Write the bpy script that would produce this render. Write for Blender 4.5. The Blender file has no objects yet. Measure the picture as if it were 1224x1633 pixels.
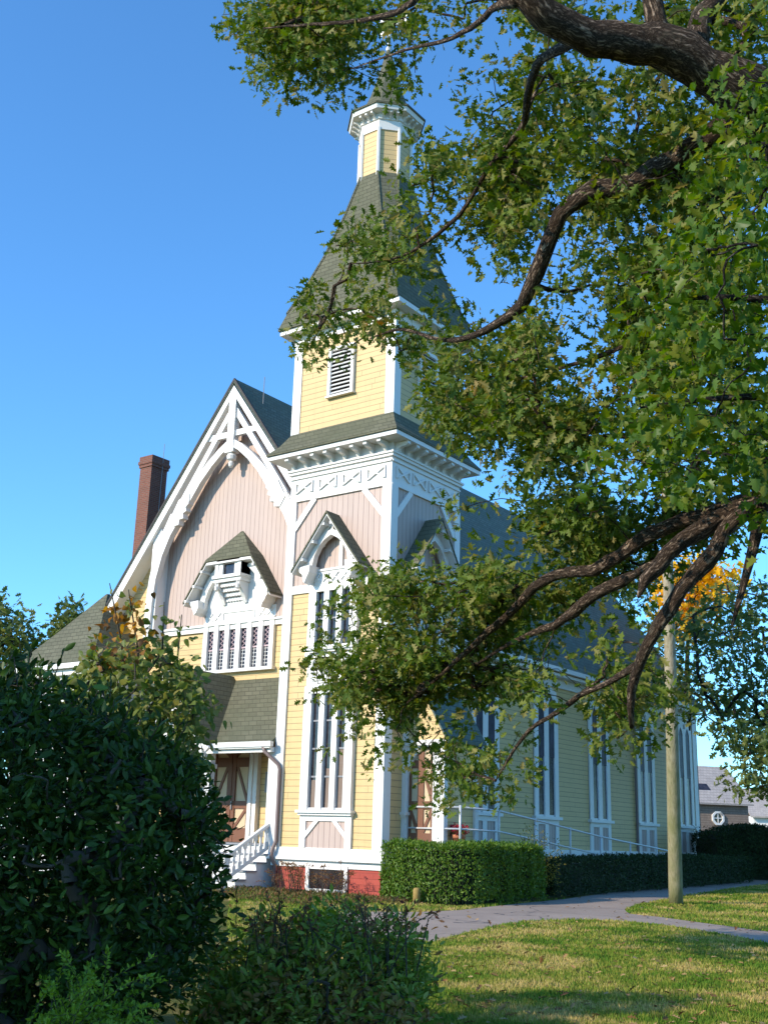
import bpy, bmesh, math, random
import numpy as np
from mathutils import Vector, Matrix

scene = bpy.context.scene
COL = scene.collection
random.seed(7)
RNG = np.random.default_rng(7)
R = math.radians

# ---------------------------------------------------------------- camera
FPX, PW, PH = 1800.0, 1224.0, 1633.0
EYE = np.array([17.1574, -23.5060, 1.55])
RIGHT = np.array([0.808542, 0.587739, 0.028678])
DOWN = np.array([-0.140965, 0.240779, -0.960289])
FWD = np.array([-0.571304, 0.772391, 0.277531])
FH = np.array([-0.594664, 0.803974])
RH = np.array([0.803974, 0.594664])
cd = bpy.data.cameras.new('camera')
cam = bpy.data.objects.new('camera', cd)
COL.objects.link(cam)
cam.matrix_world = Matrix(((RIGHT[0], -DOWN[0], -FWD[0], EYE[0]),
                           (RIGHT[1], -DOWN[1], -FWD[1], EYE[1]),
                           (RIGHT[2], -DOWN[2], -FWD[2], EYE[2]),
                           (0, 0, 0, 1)))
cd.sensor_fit = 'VERTICAL'
cd.sensor_height = 24.0
cd.lens = FPX / PH * 24.0
cd.clip_start = 0.1
cd.clip_end = 3000
scene.camera = cam

# ---------------------------------------------------------------- light
SUN_AZ, SUN_EL = R(22), R(27)         # azimuth: left of the front wall's normal
TO_SUN = Vector((-math.sin(SUN_AZ) * math.cos(SUN_EL), -math.cos(SUN_AZ) * math.cos(SUN_EL), math.sin(SUN_EL)))
w = bpy.data.worlds.new('World')
scene.world = w
w.use_nodes = True
wn = w.node_tree
sky = wn.nodes.new('ShaderNodeTexSky')
sky.sky_type = 'NISHITA'
sky.sun_disc = False
sky.sun_elevation = SUN_EL
sky.sun_rotation = math.atan2(TO_SUN.x, TO_SUN.y)
sky.altitude = 0
sky.air_density = 1.0
sky.dust_density = 0.25
sky.ozone_density = 3.0
tint = wn.nodes.new('ShaderNodeMix')
tint.data_type = 'RGBA'
tint.blend_type = 'MULTIPLY'
tint.inputs[0].default_value = 1.0
tint.inputs[7].default_value = (0.65, 1.16, 1.5, 1)
wn.links.new(sky.outputs[0], tint.inputs[6])
wn.links.new(tint.outputs[2], wn.nodes['Background'].inputs[0])
wn.nodes['Background'].inputs[1].default_value = 0.15
sl = bpy.data.lights.new('sun', 'SUN')
sl.energy = 3.9
sl.angle = R(0.55)
sl.color = (1.0, 0.875, 0.69)
so = bpy.data.objects.new('sun', sl)
COL.objects.link(so)
so.location = (0, 0, 60)
so.rotation_euler = (-TO_SUN).to_track_quat('-Z', 'Y').to_euler()
scene.view_settings.view_transform = 'Standard'
scene.view_settings.look = 'None'
scene.view_settings.exposure = 0.52
scene.view_settings.gamma = 1.0


# ---------------------------------------------------------------- helpers
def W(px, py, d):
    """the world point that lies d metres deep along the photo's pixel (px, py)"""
    return EYE + d * (FWD + RIGHT * ((px - PW / 2) / FPX) + DOWN * ((py - PH / 2) / FPX))


def zg(x, y):
    s = (x - EYE[0]) * FH[0] + (y - EYE[1]) * FH[1]
    return 0.013 * min(max(s - 18.0, 0.0), 37.0)


def zga(P):
    s = (P[:, 0] - EYE[0]) * FH[0] + (P[:, 1] - EYE[1]) * FH[1]
    return 0.013 * np.clip(s - 18.0, 0.0, 37.0)


def GP(px, py):
    """ground point seen at a pixel"""
    d = FWD + RIGHT * ((px - PW / 2) / FPX) + DOWN * ((py - PH / 2) / FPX)
    z = 0.0
    for _ in range(40):
        t = (z - EYE[2]) / d[2]
        if t < 0 or t > 400:
            t = 400
        p = EYE + d * t
        z = zg(p[0], p[1])
    return np.array([p[0], p[1], z])


class MB:
    """collects prisms, beams and tubes and links them as one mesh object"""
    def __init__(self, T=None):
        self.v, self.f, self.T, self.k = [], [], T or (lambda a, b, c: (a, b, c)), 0
        self.bark = {}

    def _add(self, pts, faces):
        b = len(self.v)
        self.v += [tuple(float(c) for c in p) for p in pts]
        self.f += [tuple(i + b for i in f) for f in faces]

    def box(self, u0, u1, n0, n1, z0, z1):
        self.k += 1
        e = (self.k % 5) * 0.0013
        n1 = n1 + e
        P = [self.T(u, n, z) for u in (u0, u1) for n in (n0, n1) for z in (z0, z1)]
        self._add(P, [(0, 1, 3, 2), (4, 6, 7, 5), (0, 4, 5, 1), (2, 3, 7, 6), (0, 2, 6, 4), (1, 5, 7, 3)])
        return self

    def poly(self, pts, n0, n1):
        self.k += 1
        n1 = n1 + (self.k % 7) * 0.0012
        k = len(pts)
        P = [self.T(u, n0, z) for u, z in pts] + [self.T(u, n1, z) for u, z in pts]
        F = [tuple(range(k)), tuple(range(2 * k - 1, k - 1, -1))]
        F += [(i, i + k, (i + 1) % k + k, (i + 1) % k) for i in range(k)]
        self._add(P, F)
        return self

    def bar(self, p, q, w, n0, n1):
        p, q = np.array(p, float), np.array(q, float)
        d = q - p
        d /= np.hypot(*d)
        m = np.array([-d[1], d[0]]) * w / 2
        return self.poly([p + m, q + m, q - m, p - m], n0, n1)

    def band(self, pts, w, n0, n1, off=0.0):
        """mitred strip of width w along a polyline of (u, z) points; w may be a list"""
        P = np.array(pts, float)
        k = len(P)
        ws = [w] * k if not hasattr(w, '__len__') else w
        L, Rr = [], []
        for i in range(k):
            a = P[i] - P[max(i - 1, 0)]
            b = P[min(i + 1, k - 1)] - P[i]
            d = a / (np.hypot(*a) or 1) + b / (np.hypot(*b) or 1)
            d /= np.hypot(*d)
            m = np.array([-d[1], d[0]])
            L.append(P[i] + m * (off + ws[i] / 2))
            Rr.append(P[i] + m * (off - ws[i] / 2))
        self.k += 1
        n1 = n1 + (self.k % 7) * 0.0012
        V, F = [], []
        for i in range(k):
            V += [self.T(L[i][0], n0, L[i][1]), self.T(Rr[i][0], n0, Rr[i][1]), self.T(Rr[i][0], n1, Rr[i][1]), self.T(L[i][0], n1, L[i][1])]
        for i in range(k - 1):
            for j in range(4):
                F.append((4 * i + j, 4 * i + (j + 1) % 4, 4 * i + 4 + (j + 1) % 4, 4 * i + 4 + j))
        F += [(0, 1, 2, 3), (4 * k - 1, 4 * k - 2, 4 * k - 3, 4 * k - 4)]
        self._add(V, F)
        return self

    def hexa(self, bottom, top):
        """solid between two quads / polygons of world points"""
        k = len(bottom)
        F = [tuple(range(k)), tuple(range(2 * k - 1, k - 1, -1))]
        F += [(i, i + k, (i + 1) % k + k, (i + 1) % k) for i in range(k)]
        self._add(list(bottom) + list(top), F)
        return self

    def slab(self, pts, t):
        """flat polygon of world points thickened downwards by t (vertical)"""
        return self.hexa([(p[0], p[1], p[2] - t) for p in pts], pts)

    def beam(self, p, q, w, h, up=(0, 0, 1)):
        p, q = Vector(p), Vector(q)
        d = (q - p).normalized()
        s = d.cross(Vector(up))
        s = s.normalized() if s.length > 1e-4 else Vector((1, 0, 0))
        t = s.cross(d).normalized()
        P = []
        for e in (p, q):
            for a, b in ((-1, -1), (1, -1), (1, 1), (-1, 1)):
                P.append(e + s * (a * w / 2) + t * (b * h / 2))
        self._add(P, [(3, 2, 1, 0), (4, 5, 6, 7), (0, 1, 5, 4), (1, 2, 6, 5), (2, 3, 7, 6), (3, 0, 4, 7)])
        return self

    def tube(self, pts, rad, n=8, cap=True, rough=0.0, seed=0):
        P = [Vector(p) for p in pts]
        k = len(P)
        rad = [rad] * k if not hasattr(rad, '__len__') else rad
        rg = random.Random(seed * 131 + k)
        V, F = [], []
        prev = None
        b0 = len(self.v)
        run = rg.random() * 50
        for i in range(k):
            run += (P[i] - P[max(i - 1, 0)]).length
            d = (P[min(i + 1, k - 1)] - P[max(i - 1, 0)])
            d = d.normalized() if d.length > 1e-9 else Vector((0, 0, 1))
            if prev is None:
                a = d.orthogonal().normalized()
            else:
                a = (prev - d * prev.dot(d))
                a = a.normalized() if a.length > 1e-6 else d.orthogonal().normalized()
            prev = a
            b = d.cross(a)
            for j in range(n):
                t = 2 * math.pi * j / n
                r = rad[i] * (1 + rough * (rg.random() - 0.5) * 2)
                self.bark[b0 + len(V)] = (rad[i] * math.cos(t), rad[i] * math.sin(t), run)
                V.append(P[i] + a * (r * math.cos(t)) + b * (r * math.sin(t)))
        for i in range(k - 1):
            for j in range(n):
                F.append((i * n + j, i * n + (j + 1) % n, (i + 1) * n + (j + 1) % n, (i + 1) * n + j))
        if cap:
            F += [tuple(range(n - 1, -1, -1)), tuple(range((k - 1) * n, k * n))]
        self._add(V, F)
        return self

    def lathe(self, prof, cx, cy, n=16):
        """prof: (radius, z) pairs from bottom to top"""
        V, F = [], []
        for r, z in prof:
            for j in range(n):
                t = 2 * math.pi * j / n
                V.append((cx + r * math.cos(t), cy + r * math.sin(t), z))
        k = len(prof)
        for i in range(k - 1):
            for j in range(n):
                F.append((i * n + j, i * n + (j + 1) % n, (i + 1) * n + (j + 1) % n, (i + 1) * n + j))
        F += [tuple(range(n - 1, -1, -1)), tuple(range((k - 1) * n, k * n))]
        self._add(V, F)
        return self

    def build(self, name, m, parent=None, smooth=False):
        me = bpy.data.meshes.new(name)
        me.from_pydata(self.v, [], self.f)
        bm = bmesh.new()
        bm.from_mesh(me)
        bmesh.ops.recalc_face_normals(bm, faces=bm.faces)
        bm.to_mesh(me)
        bm.free()
        if len(self.bark) > 60 and len(me.vertices) == len(self.v):
            at = me.attributes.new('bark', 'FLOAT_VECTOR', 'POINT')
            A = np.zeros((len(self.v), 3), np.float32)
            A[list(self.bark.keys())] = np.array(list(self.bark.values()), np.float32)
            at.data.foreach_set('vector', A.reshape(-1))
        return link(name, me, m, parent, smooth)


def link(name, me, m, parent=None, smooth=False):
    for mm in (m if isinstance(m, (list, tuple)) else [m]):
        me.materials.append(mm)
    o = bpy.data.objects.new(name, me)
    COL.objects.link(o)
    if smooth:
        me.polygons.foreach_set('use_smooth', [True] * len(me.polygons))
    if parent is not None:
        o.parent = parent
        r = parent
        off = Vector((0, 0, 0))
        while r is not None:
            off += r.location
            r = r.parent
        if off.length > 1e-9:
            me.transform(Matrix.Translation(-off))
    return o


def tag(o, label=None, cat=None, group=None, kind=None):
    if label:
        o['label'] = label
    if cat:
        o['category'] = cat
    if group:
        o['group'] = group
    if kind:
        o['kind'] = kind
    return o


def thing(name, label, cat, loc, group=None):
    o = bpy.data.objects.new(name, None)
    COL.objects.link(o)
    o.location = loc
    o.empty_display_size = 0.3
    return tag(o, label, cat, group)


def rebase(o, loc):
    """put a one-mesh thing's origin at its base without moving it"""
    o.data.transform(Matrix.Translation(-Vector(loc)))
    o.location = loc
    return o


# ---------------------------------------------------------------- materials
def newmat(name):
    m = bpy.data.materials.new(name)
    m.use_nodes = True
    nt = m.node_tree
    return m, nt, nt.nodes['Principled BSDF']


def nd(nt, t, **kw):
    n = nt.nodes.new(t)
    for k, v in kw.items():
        if k.startswith('i_'):
            n.inputs[k[2:].replace('_', ' ')].default_value = v
        elif k[0] == 'n' and k[1:].isdigit():
            n.inputs[int(k[1:])].default_value = v
        else:
            setattr(n, k, v)
    return n


def mathn(nt, op, a, b=None, clamp=False):
    n = nt.nodes.new('ShaderNodeMath')
    n.operation = op
    n.use_clamp = clamp
    for i, x in enumerate((a, b)):
        if x is None:
            continue
        if hasattr(x, 'links'):
            nt.links.new(x, n.inputs[i])
        else:
            n.inputs[i].default_value = x
    return n.outputs[0]


def mix(nt, fac, a, b):
    n = nt.nodes.new('ShaderNodeMix')
    n.data_type = 'RGBA'
    for s, x in ((0, fac), (6, a), (7, b)):
        if hasattr(x, 'links'):
            nt.links.new(x, n.inputs[s])
        elif s == 0:
            n.inputs[s].default_value = x
        else:
            n.inputs[s].default_value = (*x, 1) if len(x) == 3 else x
    return n.outputs[2]


def objco(nt):
    return nd(nt, 'ShaderNodeTexCoord').outputs['Object']


def noise(nt, co, scale, detail=3, rough=0.5):
    n = nd(nt, 'ShaderNodeTexNoise')
    nt.links.new(co, n.inputs['Vector'])
    n.inputs['Scale'].default_value = scale
    n.inputs['Detail'].default_value = detail
    n.inputs['Roughness'].default_value = rough
    return n.outputs['Fac']


def ramp(nt, fac, stops):
    n = nd(nt, 'ShaderNodeValToRGB')
    e = n.color_ramp.elements
    while len(e) < len(stops):
        e.new(0.5)
    for i, (p, c) in enumerate(stops):
        e[i].position = p
        e[i].color = (*c, 1)
    nt.links.new(fac, n.inputs[0])
    return n.outputs[0]


def bump(nt, bs, h, strength, dist=0.02):
    b = nd(nt, 'ShaderNodeBump')
    b.inputs['Strength'].default_value = strength
    b.inputs['Distance'].default_value = dist
    nt.links.new(h, b.inputs['Height'])
    nt.links.new(b.outputs[0], bs.inputs['Normal'])


def paint(name, col, rough=0.55, var=0.12, dirt=(0.35, 0.3, 0.24), dirtamt=0.35):
    m, nt, bs = newmat(name)
    co = objco(nt)
    a = noise(nt, co, 1.3, 5, 0.6)
    c = mix(nt, mathn(nt, 'MULTIPLY', a, var * 1.6), col, tuple(x * 0.72 for x in col))
    d = noise(nt, co, 6.0, 6, 0.7)
    f = mathn(nt, 'MULTIPLY', mathn(nt, 'SUBTRACT', d, 0.56, True), dirtamt * 4, True)
    mp = nd(nt, 'ShaderNodeMapping')
    mp.inputs['Scale'].default_value = (7, 7, 0.5)
    nt.links.new(co, mp.inputs[0])
    st = mathn(nt, 'MULTIPLY', mathn(nt, 'SUBTRACT', noise(nt, mp.outputs[0], 1.0, 4, 0.7), 0.54, True), dirtamt * 5, True)
    c = mix(nt, mathn(nt, 'MULTIPLY', st, 0.6), c, tuple(x * 0.62 for x in col))
    nt.links.new(mix(nt, f, c, dirt), bs.inputs['Base Color'])
    bs.inputs['Roughness'].default_value = rough
    bump(nt, bs, d, 0.12, 0.01)
    return m


def boards(name, col, pitch, axis, joint_shade, gw=0.09, lap=True, var=0.3):
    """painted boards: axis 'z' = lapped clapboard, 'xy' = vertical boards"""
    m, nt, bs = newmat(name)
    co = objco(nt)
    sp = nd(nt, 'ShaderNodeSeparateXYZ')
    nt.links.new(co, sp.inputs[0])
    v = sp.outputs[2] if axis == 'z' else mathn(nt, 'ADD', sp.outputs[0], sp.outputs[1])
    wob = mathn(nt, 'MULTIPLY', mathn(nt, 'SUBTRACT', noise(nt, co, 0.8, 2), 0.5), 0.016)
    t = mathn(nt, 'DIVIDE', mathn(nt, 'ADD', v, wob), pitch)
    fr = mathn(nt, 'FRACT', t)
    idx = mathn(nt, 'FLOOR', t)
    wnz = nd(nt, 'ShaderNodeTexWhiteNoise', noise_dimensions='1D')
    nt.links.new(idx, wnz.inputs['W'])
    c = mix(nt, mathn(nt, 'MULTIPLY', wnz.outputs[0], var), col, tuple(x * 0.8 for x in col))
    a = noise(nt, co, 1.1, 5, 0.65)
    c = mix(nt, mathn(nt, 'MULTIPLY', a, 0.3), c, tuple(x * 0.7 for x in col))
    # weather streaks stretched along the board
    mp = nd(nt, 'ShaderNodeMapping')
    mp.inputs['Scale'].default_value = (0.7, 0.7, 9) if axis == 'z' else (9, 9, 0.5)
    nt.links.new(co, mp.inputs[0])
    st = noise(nt, mp.outputs[0], 2.2, 4, 0.6)
    c = mix(nt, mathn(nt, 'MULTIPLY', mathn(nt, 'SUBTRACT', st, 0.52, True), 1.5, True), c, tuple(x * 0.55 for x in col))
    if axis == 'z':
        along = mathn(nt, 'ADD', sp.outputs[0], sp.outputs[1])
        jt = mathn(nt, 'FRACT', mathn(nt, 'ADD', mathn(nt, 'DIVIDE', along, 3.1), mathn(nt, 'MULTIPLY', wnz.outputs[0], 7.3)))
        c = mix(nt, mathn(nt, 'MULTIPLY', mathn(nt, 'LESS_THAN', jt, 0.006), 0.55), c, joint_shade)
    dm = nd(nt, 'ShaderNodeMapping')
    dm.inputs['Scale'].default_value = (5.0, 5.0, 0.35)
    nt.links.new(co, dm.inputs[0])
    dr_ = mathn(nt, 'MULTIPLY', mathn(nt, 'SUBTRACT', noise(nt, dm.outputs[0], 1.0, 4, 0.65), 0.55, True), 2.2, True)
    c = mix(nt, mathn(nt, 'MULTIPLY', dr_, 0.55), c, tuple(x * 0.6 for x in col))
    g = mathn(nt, 'LESS_THAN', fr, gw)  # dark line at each joint, with the shade under the lap painted in
    nt.links.new(mix(nt, mathn(nt, 'MULTIPLY', g, 0.85), c, joint_shade), bs.inputs['Base Color'])
    bs.inputs['Roughness'].default_value = 0.6
    if lap:
        h = mathn(nt, 'SUBTRACT', 1.0, fr)
    else:
        h = mathn(nt, 'SUBTRACT', 1.0, g)
    bump(nt, bs, mathn(nt, 'ADD', h, mathn(nt, 'MULTIPLY', st, 0.08)), 0.5, 0.018)
    return m


def shingles(name, c1, c2, row=0.15, wid=0.3, moss=(0.05, 0.055, 0.03)):
    m, nt, bs = newmat(name)
    co = objco(nt)
    sp = nd(nt, 'ShaderNodeSeparateXYZ')
    nt.links.new(co, sp.inputs[0])
    u = mathn(nt, 'ADD', sp.outputs[0], sp.outputs[1])
    wob = mathn(nt, 'MULTIPLY', mathn(nt, 'SUBTRACT', noise(nt, co, 0.9, 2), 0.5), 0.02)
    cb = nd(nt, 'ShaderNodeCombineXYZ')
    nt.links.new(u, cb.inputs[0])
    nt.links.new(mathn(nt, 'ADD', sp.outputs[2], wob), cb.inputs[1])
    br = nd(nt, 'ShaderNodeTexBrick')
    br.inputs['Scale'].default_value = 1.0
    br.inputs['Brick Width'].default_value = wid
    br.inputs['Row Height'].default_value = row
    br.inputs['Mortar Size'].default_value = 0.011
    br.inputs['Mortar Smooth'].default_value = 0.2
    br.inputs['Color1'].default_value = (*c1, 1)
    br.inputs['Color2'].default_value = (*c2, 1)
    br.inputs['Mortar'].default_value = (*[x * 0.32 for x in c1], 1)
    nt.links.new(cb.outputs[0], br.inputs['Vector'])
    a = noise(nt, co, 0.6, 5, 0.65)
    c = mix(nt, mathn(nt, 'MULTIPLY', mathn(nt, 'SUBTRACT', a, 0.42, True), 2.6, True), br.outputs['Color'], moss)
    sm = nd(nt, 'ShaderNodeMapping')
    sm.inputs['Scale'].default_value = (2.2, 2.2, 0.3)
    nt.links.new(co, sm.inputs[0])
    sk_ = mathn(nt, 'MULTIPLY', mathn(nt, 'SUBTRACT', noise(nt, sm.outputs[0], 1.0, 5, 0.7), 0.5, True), 3.0, True)
    c = mix(nt, mathn(nt, 'MULTIPLY', sk_, 0.6), c, tuple(x * 0.45 for x in c1))
    gr = noise(nt, co, 60, 2)
    c = mix(nt, mathn(nt, 'MULTIPLY', gr, 0.5), c, tuple(x * 0.5 for x in c1))
    nt.links.new(c, bs.inputs['Base Color'])
    bs.inputs['Roughness'].default_value = 0.9
    bs.inputs['Specular IOR Level'].default_value = 0.2
    fr = mathn(nt, 'FRACT', mathn(nt, 'DIVIDE', mathn(nt, 'ADD', sp.outputs[2], wob), row))
    bump(nt, bs, mathn(nt, 'ADD', mathn(nt, 'SUBTRACT', 1.0, fr), mathn(nt, 'MULTIPLY', gr, 0.3)), 0.6, 0.02)
    return m


def bricks(name, c1, c2, mortar, wid=0.22, row=0.075, ms=0.011):
    m, nt, bs = newmat(name)
    co = objco(nt)
    sp = nd(nt, 'ShaderNodeSeparateXYZ')
    nt.links.new(co, sp.inputs[0])
    cb = nd(nt, 'ShaderNodeCombineXYZ')
    nt.links.new(mathn(nt, 'ADD', sp.outputs[0], sp.outputs[1]), cb.inputs[0])
    nt.links.new(sp.outputs[2], cb.inputs[1])
    br = nd(nt, 'ShaderNodeTexBrick')
    br.inputs['Scale'].default_value = 1.0
    br.inputs['Brick Width'].default_value = wid
    br.inputs['Row Height'].default_value = row
    br.inputs['Mortar Size'].default_value = ms
    br.inputs['Color1'].default_value = (*c1, 1)
    br.inputs['Color2'].default_value = (*c2, 1)
    br.inputs['Mortar'].default_value = (*mortar, 1)
    nt.links.new(cb.outputs[0], br.inputs['Vector'])
    a = noise(nt, co, 2.5, 5, 0.65)
    nt.links.new(mix(nt, mathn(nt, 'MULTIPLY', a, 0.5), br.outputs['Color'], tuple(x * 0.45 for x in c1)), bs.inputs['Base Color'])
    bs.inputs['Roughness'].default_value = 0.85
    bump(nt, bs, mathn(nt, 'SUBTRACT', 1.0, br.outputs['Fac']), 0.5, 0.012)
    return m


def leafmat(name, stops, trans=0.35, rough=0.5, spec=0.35, patch=None, patch_scale=1.0, patch_lo=0.6):
    """leaf colour varies from leaf to leaf; patch = colour of whole turning sprays"""
    m, nt, bs = newmat(name)
    geo = nd(nt, 'ShaderNodeNewGeometry')
    c = ramp(nt, geo.outputs['Random Per Island'], stops)
    if patch:
        n = noise(nt, objco(nt), patch_scale, 2, 0.5)
        f = mathn(nt, 'MULTIPLY', mathn(nt, 'SUBTRACT', n, patch_lo, True), 9, True)
        r2 = nd(nt, 'ShaderNodeTexWhiteNoise', noise_dimensions='1D')
        nt.links.new(mathn(nt, 'MULTIPLY', geo.outputs['Random Per Island'], 977.0), r2.inputs['W'])
        f = mathn(nt, 'MULTIPLY', f, mathn(nt, 'GREATER_THAN', r2.outputs[0], 0.35))
        c = mix(nt, f, c, patch)
    nt.links.new(c, bs.inputs['Base Color'])
    bs.inputs['Roughness'].default_value = rough
    bs.inputs['Specular IOR Level'].default_value = spec
    tr = nd(nt, 'ShaderNodeBsdfTranslucent')
    hs = nd(nt, 'ShaderNodeHueSaturation')
    hs.inputs['Saturation'].default_value = 1.15
    hs.inputs['Value'].default_value = 1.5
    hs.inputs['Hue'].default_value = 0.49
    nt.links.new(c, hs.inputs['Color'])
    nt.links.new(hs.outputs[0], tr.inputs[0])
    mx = nd(nt, 'ShaderNodeMixShader')
    mx.inputs[0].default_value = trans
    nt.links.new(bs.outputs[0], mx.inputs[1])
    nt.links.new(tr.outputs[0], mx.inputs[2])
    nt.links.new(mx.outputs[0], nt.nodes['Material Output'].inputs[0])
    return m


def bark(name, c1, c2, scale=9.0):
    """furrowed bark: ridges run along the limb (the 'bark' attribute holds across, across, along)"""
    m, nt, bs = newmat(name)
    co = nd(nt, 'ShaderNodeAttribute', attribute_name='bark').outputs['Vector']
    nz = nd(nt, 'ShaderNodeTexNoise')
    nz.inputs['Scale'].default_value = 4.0
    nz.inputs['Detail'].default_value = 4
    nt.links.new(co, nz.inputs['Vector'])
    ad = nd(nt, 'ShaderNodeVectorMath', operation='MULTIPLY_ADD')
    nt.links.new(nz.outputs['Color'], ad.inputs[0])
    ad.inputs[1].default_value = (0.14, 0.14, 0.3)
    nt.links.new(co, ad.inputs[2])
    mp = nd(nt, 'ShaderNodeMapping')
    mp.inputs['Scale'].default_value = (1.0, 1.0, 0.2)
    nt.links.new(ad.outputs[0], mp.inputs[0])
    a = noise(nt, mp.outputs[0], scale * 3.2, 6, 0.7)
    g = noise(nt, co, 34, 4, 0.7)
    ridge = mathn(nt, 'ABSOLUTE', mathn(nt, 'SUBTRACT', a, 0.5))
    fur = mathn(nt, 'MULTIPLY', ridge, 9.0, True)
    t = mathn(nt, 'ADD', mathn(nt, 'MULTIPLY', fur, 0.75), mathn(nt, 'MULTIPLY', g, 0.3), True)
    c = ramp(nt, t, [(0.15, tuple(x * 0.28 for x in c1)), (0.5, c1), (0.95, c2)])
    lich = mathn(nt, 'MULTIPLY', mathn(nt, 'SUBTRACT', noise(nt, co, 3.2, 5, 0.7), 0.58, True), 5.0, True)
    nt.links.new(mix(nt, mathn(nt, 'MULTIPLY', lich, 0.5), c, (0.2, 0.2, 0.14)), bs.inputs['Base Color'])
    bs.inputs['Roughness'].default_value = 0.92
    bs.inputs['Specular IOR Level'].default_value = 0.12
    bump(nt, bs, mathn(nt, 'ADD', fur, mathn(nt, 'MULTIPLY', g, 0.6)), 1.0, 0.03)
    return m


WHITE = paint('white_paint', (0.77, 0.745, 0.715), 0.5, 0.16, (0.48, 0.42, 0.36), 0.3)
WHITE_OLD = paint('weathered_white_paint', (0.72, 0.7, 0.68), 0.6, 0.3, (0.33, 0.28, 0.22), 0.6)
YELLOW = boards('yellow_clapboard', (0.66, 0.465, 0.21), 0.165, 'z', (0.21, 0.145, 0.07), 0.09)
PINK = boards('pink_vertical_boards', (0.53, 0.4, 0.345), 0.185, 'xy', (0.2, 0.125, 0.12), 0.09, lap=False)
SHINGLE = shingles('olive_shingles', (0.175, 0.17, 0.115), (0.13, 0.127, 0.086), moss=(0.1, 0.108, 0.066))
SHINGLE_GREEN = shingles('grey_green_shingles', (0.165, 0.2, 0.165), (0.125, 0.15, 0.125), moss=(0.1, 0.135, 0.1))
DARKEDGE = paint('dark_roof_edge', (0.035, 0.03, 0.028), 0.7)
BRICK = bricks('chimney_brick', (0.24, 0.075, 0.045), (0.17, 0.05, 0.032), (0.2, 0.14, 0.11))
REDPAINT = bricks('red_painted_brick', (0.47, 0.085, 0.06), (0.41, 0.07, 0.05), (0.32, 0.06, 0.045), 0.42, 0.14, 0.008)
BROWN = paint('brown_door_wood', (0.19, 0.07, 0.032), 0.5, 0.5, (0.06, 0.03, 0.02), 0.5)
CREAM = paint('cream_panel', (0.62, 0.47, 0.3), 0.55, 0.2)
GREY = paint('grey_trim', (0.25, 0.25, 0.27), 0.5, 0.2)
METAL = paint('galvanised_pipe', (0.6, 0.6, 0.61), 0.4, 0.25)
METAL.node_tree.nodes['Principled BSDF'].inputs['Metallic'].default_value = 0.15
PIPE = paint('brown_downspout_paint', (0.2, 0.14, 0.13), 0.45, 0.3)
DARK = paint('dark_interior', (0.012, 0.011, 0.012), 0.9)
CURTAIN = paint('cream_curtain', (0.24, 0.175, 0.14), 0.8, 0.6)


def glassmat(name, c, rough=0.06):
    m, nt, bs = newmat(name)
    co = objco(nt)
    a = noise(nt, co, 3.0, 4, 0.6)
    nt.links.new(ramp(nt, a, [(0.35, tuple(x * 0.5 for x in c)), (0.7, tuple(x * 1.7 for x in c))]), bs.inputs['Base Color'])
    bs.inputs['Roughness'].default_value = rough
    bs.inputs['Specular IOR Level'].default_value = 0.6
    bump(nt, bs, noise(nt, co, 1.7, 2), 0.08, 0.05)
    return m


GLASS = glassmat('old_window_glass', (0.03, 0.024, 0.027))
STAINED = glassmat('dark_stained_glass', (0.012, 0.014, 0.03), 0.25)
STAINED.node_tree.nodes['Principled BSDF'].inputs['Specular IOR Level'].default_value = 0.2
STORM = glassmat('hazy_storm_glass', (0.035, 0.033, 0.055), 0.5)
STORM.node_tree.nodes['Principled BSDF'].inputs['Specular IOR Level'].default_value = 0.25

# ================================================================ ground
def ground_poly(name, pts, m, lift, kind='structure', step=None):
    """polygon draped on the terrain"""
    bm = bmesh.new()
    vs = [bm.verts.new((p[0], p[1], 0)) for p in pts]
    bm.faces.new(vs)
    cuts = [18.0, 55.0]
    if step:
        cuts += list(np.arange(2, 60, step))
    for s in cuts:
        co = Vector((EYE[0] + FH[0] * s, EYE[1] + FH[1] * s, 0))
        bmesh.ops.bisect_plane(bm, geom=bm.verts[:] + bm.edges[:] + bm.faces[:], plane_co=co, plane_no=(FH[0], FH[1], 0))
    bmesh.ops.triangulate(bm, faces=bm.faces)
    for v in bm.verts:
        v.co.z = zg(v.co.x, v.co.y) + lift
    bmesh.ops.recalc_face_normals(bm, faces=bm.faces)
    for f in bm.faces:
        if f.normal.z < 0:
            f.normal_flip()
    me = bpy.data.meshes.new(name)
    bm.to_mesh(me)
    bm.free()
    o = link(name, me, m)
    if kind:
        o['kind'] = kind
    return o


def lawnmat():
    m, nt, bs = newmat('lawn_turf')
    co = objco(nt)
    a = noise(nt, co, 0.8, 4, 0.65)
    b = noise(nt, co, 9.0, 5, 0.7)
    c = ramp(nt, a, [(0.42, (0.07, 0.105, 0.016)), (0.52, (0.17, 0.15, 0.032)), (0.62, (0.29, 0.21, 0.08))])
    nt.links.new(mix(nt, mathn(nt, 'MULTIPLY', b, 0.7), c, (0.045, 0.05, 0.018)), bs.inputs['Base Color'])
    bs.inputs['Roughness'].default_value = 0.95
    bs.inputs['Specular IOR Level'].default_value = 0.1
    bump(nt, bs, b, 1.0, 0.05)
    return m


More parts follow.
